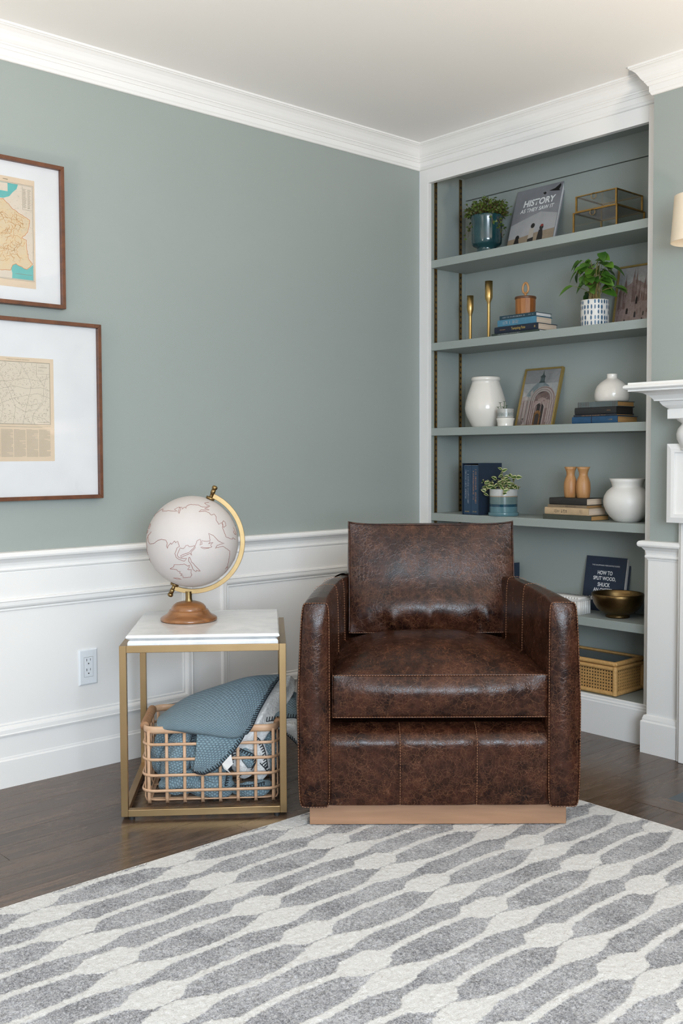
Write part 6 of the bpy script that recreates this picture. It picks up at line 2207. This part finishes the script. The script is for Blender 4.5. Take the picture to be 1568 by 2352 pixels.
for lab, x, s, rv in (('left one of two turned wooden bud vases, reddish grain', 0.758, 0.95, 20), ('right one of two turned wooden bud vases, paler and wider', 0.8185, 1.0, 75)):
    t = thing('wooden_bud_vase', lab, 'vase', (x, 0.080, zt + .0002), math.radians(rv), 'turned wooden bud vases')
    MB().lathe([(0.0, 0.0), (0.0235 * s, 0.0), (0.0250 * s, 0.002), (0.0275 * s, 0.022), (0.0285 * s, 0.040), (0.0270 * s, 0.060), (0.0225 * s, 0.076), (0.0178 * s, 0.086), (0.0168 * s, 0.090), (0.0175 * s, 0.100), (0.0215 * s, 0.112),
                (0.0268 * s, 0.1225), (0.0252 * s, 0.1225), (0.020 * s, 0.112), (0.015 * s, 0.10), (0.0, 0.08)], 44).build('body', M['teak_light'], t)
t = thing('round_vase', 'round matte white vase with a flared collar at the right end of the fourth shelf', 'vase', (1.002, 0.105, z))
MB().lathe([(0.0, 0.0), (0.042, 0.0), (0.048, 0.003), (0.066, 0.020), (0.080, 0.040), (0.0885, 0.062), (0.0905, 0.080), (0.0875, 0.099), (0.077, 0.118), (0.063, 0.130), (0.0575, 0.1345), (0.0570, 0.137), (0.0615, 0.152), (0.0680, 0.166),
            (0.0655, 0.1665), (0.059, 0.152), (0.054, 0.137), (0.06, 0.12), (0.0, 0.06)], 64).build('body', M['cer_matte'], t)

# ---------- shelf 5
z = SH[5]
M['bk_wood'] = cover('midnight_blue_cover', (0.010, 0.022, 0.048))
t = thing('leaning_book', 'midnight blue book about splitting wood leaning behind the bronze bowl', 'book', (0.826, 0.196, z))
t.rotation_euler = (math.radians(-11), 0, 0)
hw_, hh_, ht_ = 0.0945, 0.222, 0.020
MB().box(-hw_, 0, 0, hw_, 0.0028, hh_).build('cover', M['bk_wood'], t, bevel=0.0006)
MB().box(-hw_, ht_ - 0.0028, 0, hw_ + 0.010, ht_, hh_).build('cover', M['bk_wood'], t, bevel=0.0006)
MB().box(-hw_ - 0.001, 0, 0, -hw_ + 0.0015, ht_, hh_).build('spine', M['bk_wood'], t)
MB().box(-hw_ + 0.0015, 0.0028, 0.004, hw_ + 0.002, ht_ - 0.0028, hh_ - 0.004).build('page_block', M['page_white'], t)
for s, wd, hg, zz in (('THE KAUFMANN MERCANTILE GUIDE', 0.130, 0.0052, 0.186), ('HOW TO', 0.070, 0.0165, 0.156), ('SPLIT WOOD,', 0.106, 0.0180, 0.132), ('SHUCK', 0.058, 0.0165, 0.1075), ('AN OYSTER,', 0.094, 0.0180, 0.0845), ('AND', 0.017, 0.0055, 0.067),
                      ('MASTER OTHER', 0.122, 0.0160, 0.0505)):
    text_obj(s, M['txt_white'], t, width=wd, height=hg, mtx=T(0.0, -0.0006, zz) @ FRONT, name='title', bold=0.0 if hg < 0.008 else 0.022)
t = thing('bronze_bowl', 'hammered bronze footed bowl on the fifth shelf', 'bowl', (0.955, 0.118, z))
MB().lathe([(0.0, 0.006), (0.040, 0.004), (0.043, 0.0), (0.046, 0.0), (0.046, 0.006), (0.045, 0.012), (0.060, 0.018), (0.080, 0.034), (0.093, 0.056), (0.099, 0.080), (0.1005, 0.092), (0.0985, 0.094), (0.0965, 0.092), (0.0945, 0.078), (0.088, 0.056), (0.074, 0.036),
            (0.05, 0.022), (0.0, 0.018)], 64).build('body', M['bronze'], t)
M['marble_box'] = plain('white_box_marble', (0.70, 0.68, 0.65), 0.3, c2=(0.60, 0.58, 0.55), nscale=14)
t = thing('ribbed_marble_box', 'white ribbed marble box beside the bronze bowl', 'box', (0.7535, 0.0855, z))
ax_, ay_ = 0.0725, 0.0385
MB().box(-ax_ + .003, -ay_ + .003, 0, ax_ - .003, ay_ - .003, 0.052).build('body', M['marble_box'], t)
for k in range(11):
    xk = -ax_ + 0.0066 + k * (2 * ax_ - 0.0132) / 10
    rb_ = MB().tube([(xk, -ay_ + .003, 0.0), (xk, -ay_ + .003, 0.052)], 0.0068, 14).tube([(xk, ay_ - .003, 0.0), (xk, ay_ - .003, 0.052)], 0.0068, 14)
    rb_.build('rib', M['marble_box'], t)
for k in range(6):
    yk = -ay_ + 0.0066 + k * (2 * ay_ - 0.0132) / 5
    MB().tube([(ax_ - .003, yk, 0.0), (ax_ - .003, yk, 0.052)], 0.0068, 14).build('rib', M['marble_box'], t)
lid = MB().box(-ax_ - .001, -ay_ - .001, 0.0525, ax_ + .001, ay_ + .001, 0.062).build('lid', M['marble_box'], t, bevel=0.001)
for k in range(11):
    xk = -ax_ + 0.0066 + k * (2 * ax_ - 0.0132) / 10
    MB().tube([(xk, -ay_ - .0005, 0.062), (xk, ay_ + .0005, 0.062)], 0.0066, 14).build('rib', M['marble_box'], lid)
t = thing('navy_book', 'navy book standing on the fifth shelf, mostly hidden by the armchair', 'book', (0.372, 0.150, z))
MB().box(-0.018, -0.075, 0, -0.0155, 0.075, 0.163).build('cover', M['bk_slip'], t)
MB().box(0.0155, -0.075, 0, 0.018, 0.075, 0.163).build('cover', M['bk_slip'], t)
MB().box(-0.018, -0.0775, 0, 0.018, -0.075, 0.163).build('spine', M['bk_slip'], t)
MB().box(-0.0155, -0.075, 0.003, 0.0155, 0.071, 0.160).build('page_block', M['page'], t)
t = thing('blue_book', 'steel blue book standing beside the navy one behind the armchair', 'book', (0.333, 0.150, z))
MB().box(-0.017, -0.078, 0, -0.0145, 0.075, 0.178).build('cover', M['bk_sky'], t)
MB().box(0.0145, -0.078, 0, 0.017, 0.075, 0.178).build('cover', M['bk_sky'], t)
MB().box(-0.017, -0.0805, 0, 0.017, -0.078, 0.178).build('spine', M['bk_sky'], t)
MB().box(-0.0145, -0.078, 0.003, 0.0145, 0.071, 0.175).build('page_block', M['page'], t)

# ---------- deck: cane display box with a glass lid
t = thing('cane_box', 'woven cane display box with a dark glass lid at the bottom of the bookcase', 'box', (0.858, 0.118, DECK))
cxh, cyh, chh = 0.158, 0.104, 0.112
e = 0.0095


def wrapped(p0, p1, r, parent, name='bound_edge'):
    p0, p1 = Vector(p0), Vector(p1)
    L = (p1 - p0).length
    n = max(8, int(L / 0.0017))
    rad = [r * (1.0 if i % 2 else 0.93) for i in range(n + 1)]
    return MB().tube([p0.lerp(p1, i / n) for i in range(n + 1)], rad, 8).build(name, M['cane_wrap'], parent)


for x in (-1, 1):
    for y in (-1, 1):
        wrapped((x * (cxh - e), y * (cyh - e), 0.004), (x * (cxh - e), y * (cyh - e), chh), e * 1.1, t)
for zc in (0.0095, chh - 0.006):
    for y in (-1, 1):
        wrapped((-cxh + e, y * (cyh - e), zc), (cxh - e, y * (cyh - e), zc), e, t)
    for x in (-1, 1):
        wrapped((x * (cxh - e), -cyh + e, zc), (x * (cxh - e), cyh - e, zc), e, t)
MB().box(-cxh + e * 1.4, -cyh + e * 1.4, 0.004, cxh - e * 1.4, cyh - e * 1.4, 0.010).build('bottom', M['dark'], t)
for (xa, ya, xb, yb) in ((-cxh + .012, -cyh + .014, cxh - .012, -cyh + .016), (-cxh + .012, cyh - .016, cxh - .012, cyh - .014), (-cxh + .014, -cyh + .012, -cxh + .016, cyh - .012), (cxh - .016, -cyh + .012, cxh - .014, cyh - .012)):
    MB().box(xa, ya, 0.008, xb, yb, chh - 0.004).build('lining', M['dark'], t)


def cane_panel(length, hgt, tr):
    mb = MB()
    p = 0.0122
    n1, n2 = int(length / p), int(hgt / p)
    def bar(x0, z0_, x1, z1__, w_, y):
        d_ = Vector((x1 - x0, z1__ - z0_))
        if d_.length < 1e-5:
            return
        nn_ = Vector((-d_.y, d_.x)).normalized() * w_ / 2
        a, b = Vector((x0, z0_)), Vector((x1, z1__))
        q4 = [a - nn_, b - nn_, b + nn_, a + nn_]
        mb.add([tr((v.x, y, v.y)) for v in q4] + [tr((v.x, y + 0.0012, v.y)) for v in q4], [(0, 1, 2, 3), (4, 7, 6, 5), (0, 4, 5, 1), (2, 6, 7, 3)])
    for i in range(n1 + 1):
        for o_ in (-0.0013, 0.0013):
            bar(i * p + o_, 0, i * p + o_, hgt, 0.0018, 0.0)
    for j in range(n2 + 1):
        for o_ in (-0.0013, 0.0013):
            bar(0, j * p + o_, length, j * p + o_, 0.0018, -0.0006)
    for s in (1, -1):
        for k in range(-n2 - 1, n1 + n2 + 2):
            c = (k + 0.5) * p
            x0, z0_ = (c, 0.0) if s > 0 else (c, 0.0)
            x1, z1__ = (c + s * hgt, hgt)
            # clip to 0..length
            def clip(x, z__):
                return x, z__
            t0, t1 = 0.0, 1.0
            dx = x1 - x0
            for lo, hi in ((0, length),):
                ta, tb_ = (lo - x0) / dx, (hi - x0) / dx
                if ta > tb_:
                    ta, tb_ = tb_, ta
                t0, t1 = max(t0, ta), min(t1, tb_)
            if t1 > t0:
                bar(x0 + dx * t0, hgt * t0, x0 + dx * t1, hgt * t1, 0.0026, -0.0013 - 0.0003 * s)
    return mb


cane_panel(2 * cxh - 0.034, chh - 0.028, lambda p: (p[0] - cxh + 0.017, -cyh + 0.0105 + p[1], p[2] + 0.0155)).build('cane_panel', M['cane'], t, fixn=False)
cane_panel(2 * cyh - 0.034, chh - 0.028, lambda p: (cxh - 0.0105 - p[1], p[0] - cyh + 0.017, p[2] + 0.0155)).build('cane_panel', M['cane'], t, fixn=False)
lid = wrapped((-cxh + e, -cyh + e, chh + 0.0125), (cxh - e, -cyh + e, chh + 0.0125), e, t, 'lid')
for a, b_ in (((-cxh + e, cyh - e), (cxh - e, cyh - e)), ((-cxh + e, -cyh + e), (-cxh + e, cyh - e)), ((cxh - e, -cyh + e), (cxh - e, cyh - e))):
    wrapped((*a, chh + 0.0125), (*b_, chh + 0.0125), e, lid)
M['smoke'] = plain('smoky_glass', (0.030, 0.032, 0.036), 0.06)
MB().box(-cxh + e, -cyh + e, chh + 0.0125, cxh - e, cyh - e, chh + 0.0150).build('glass_panel', M['smoke'], lid)
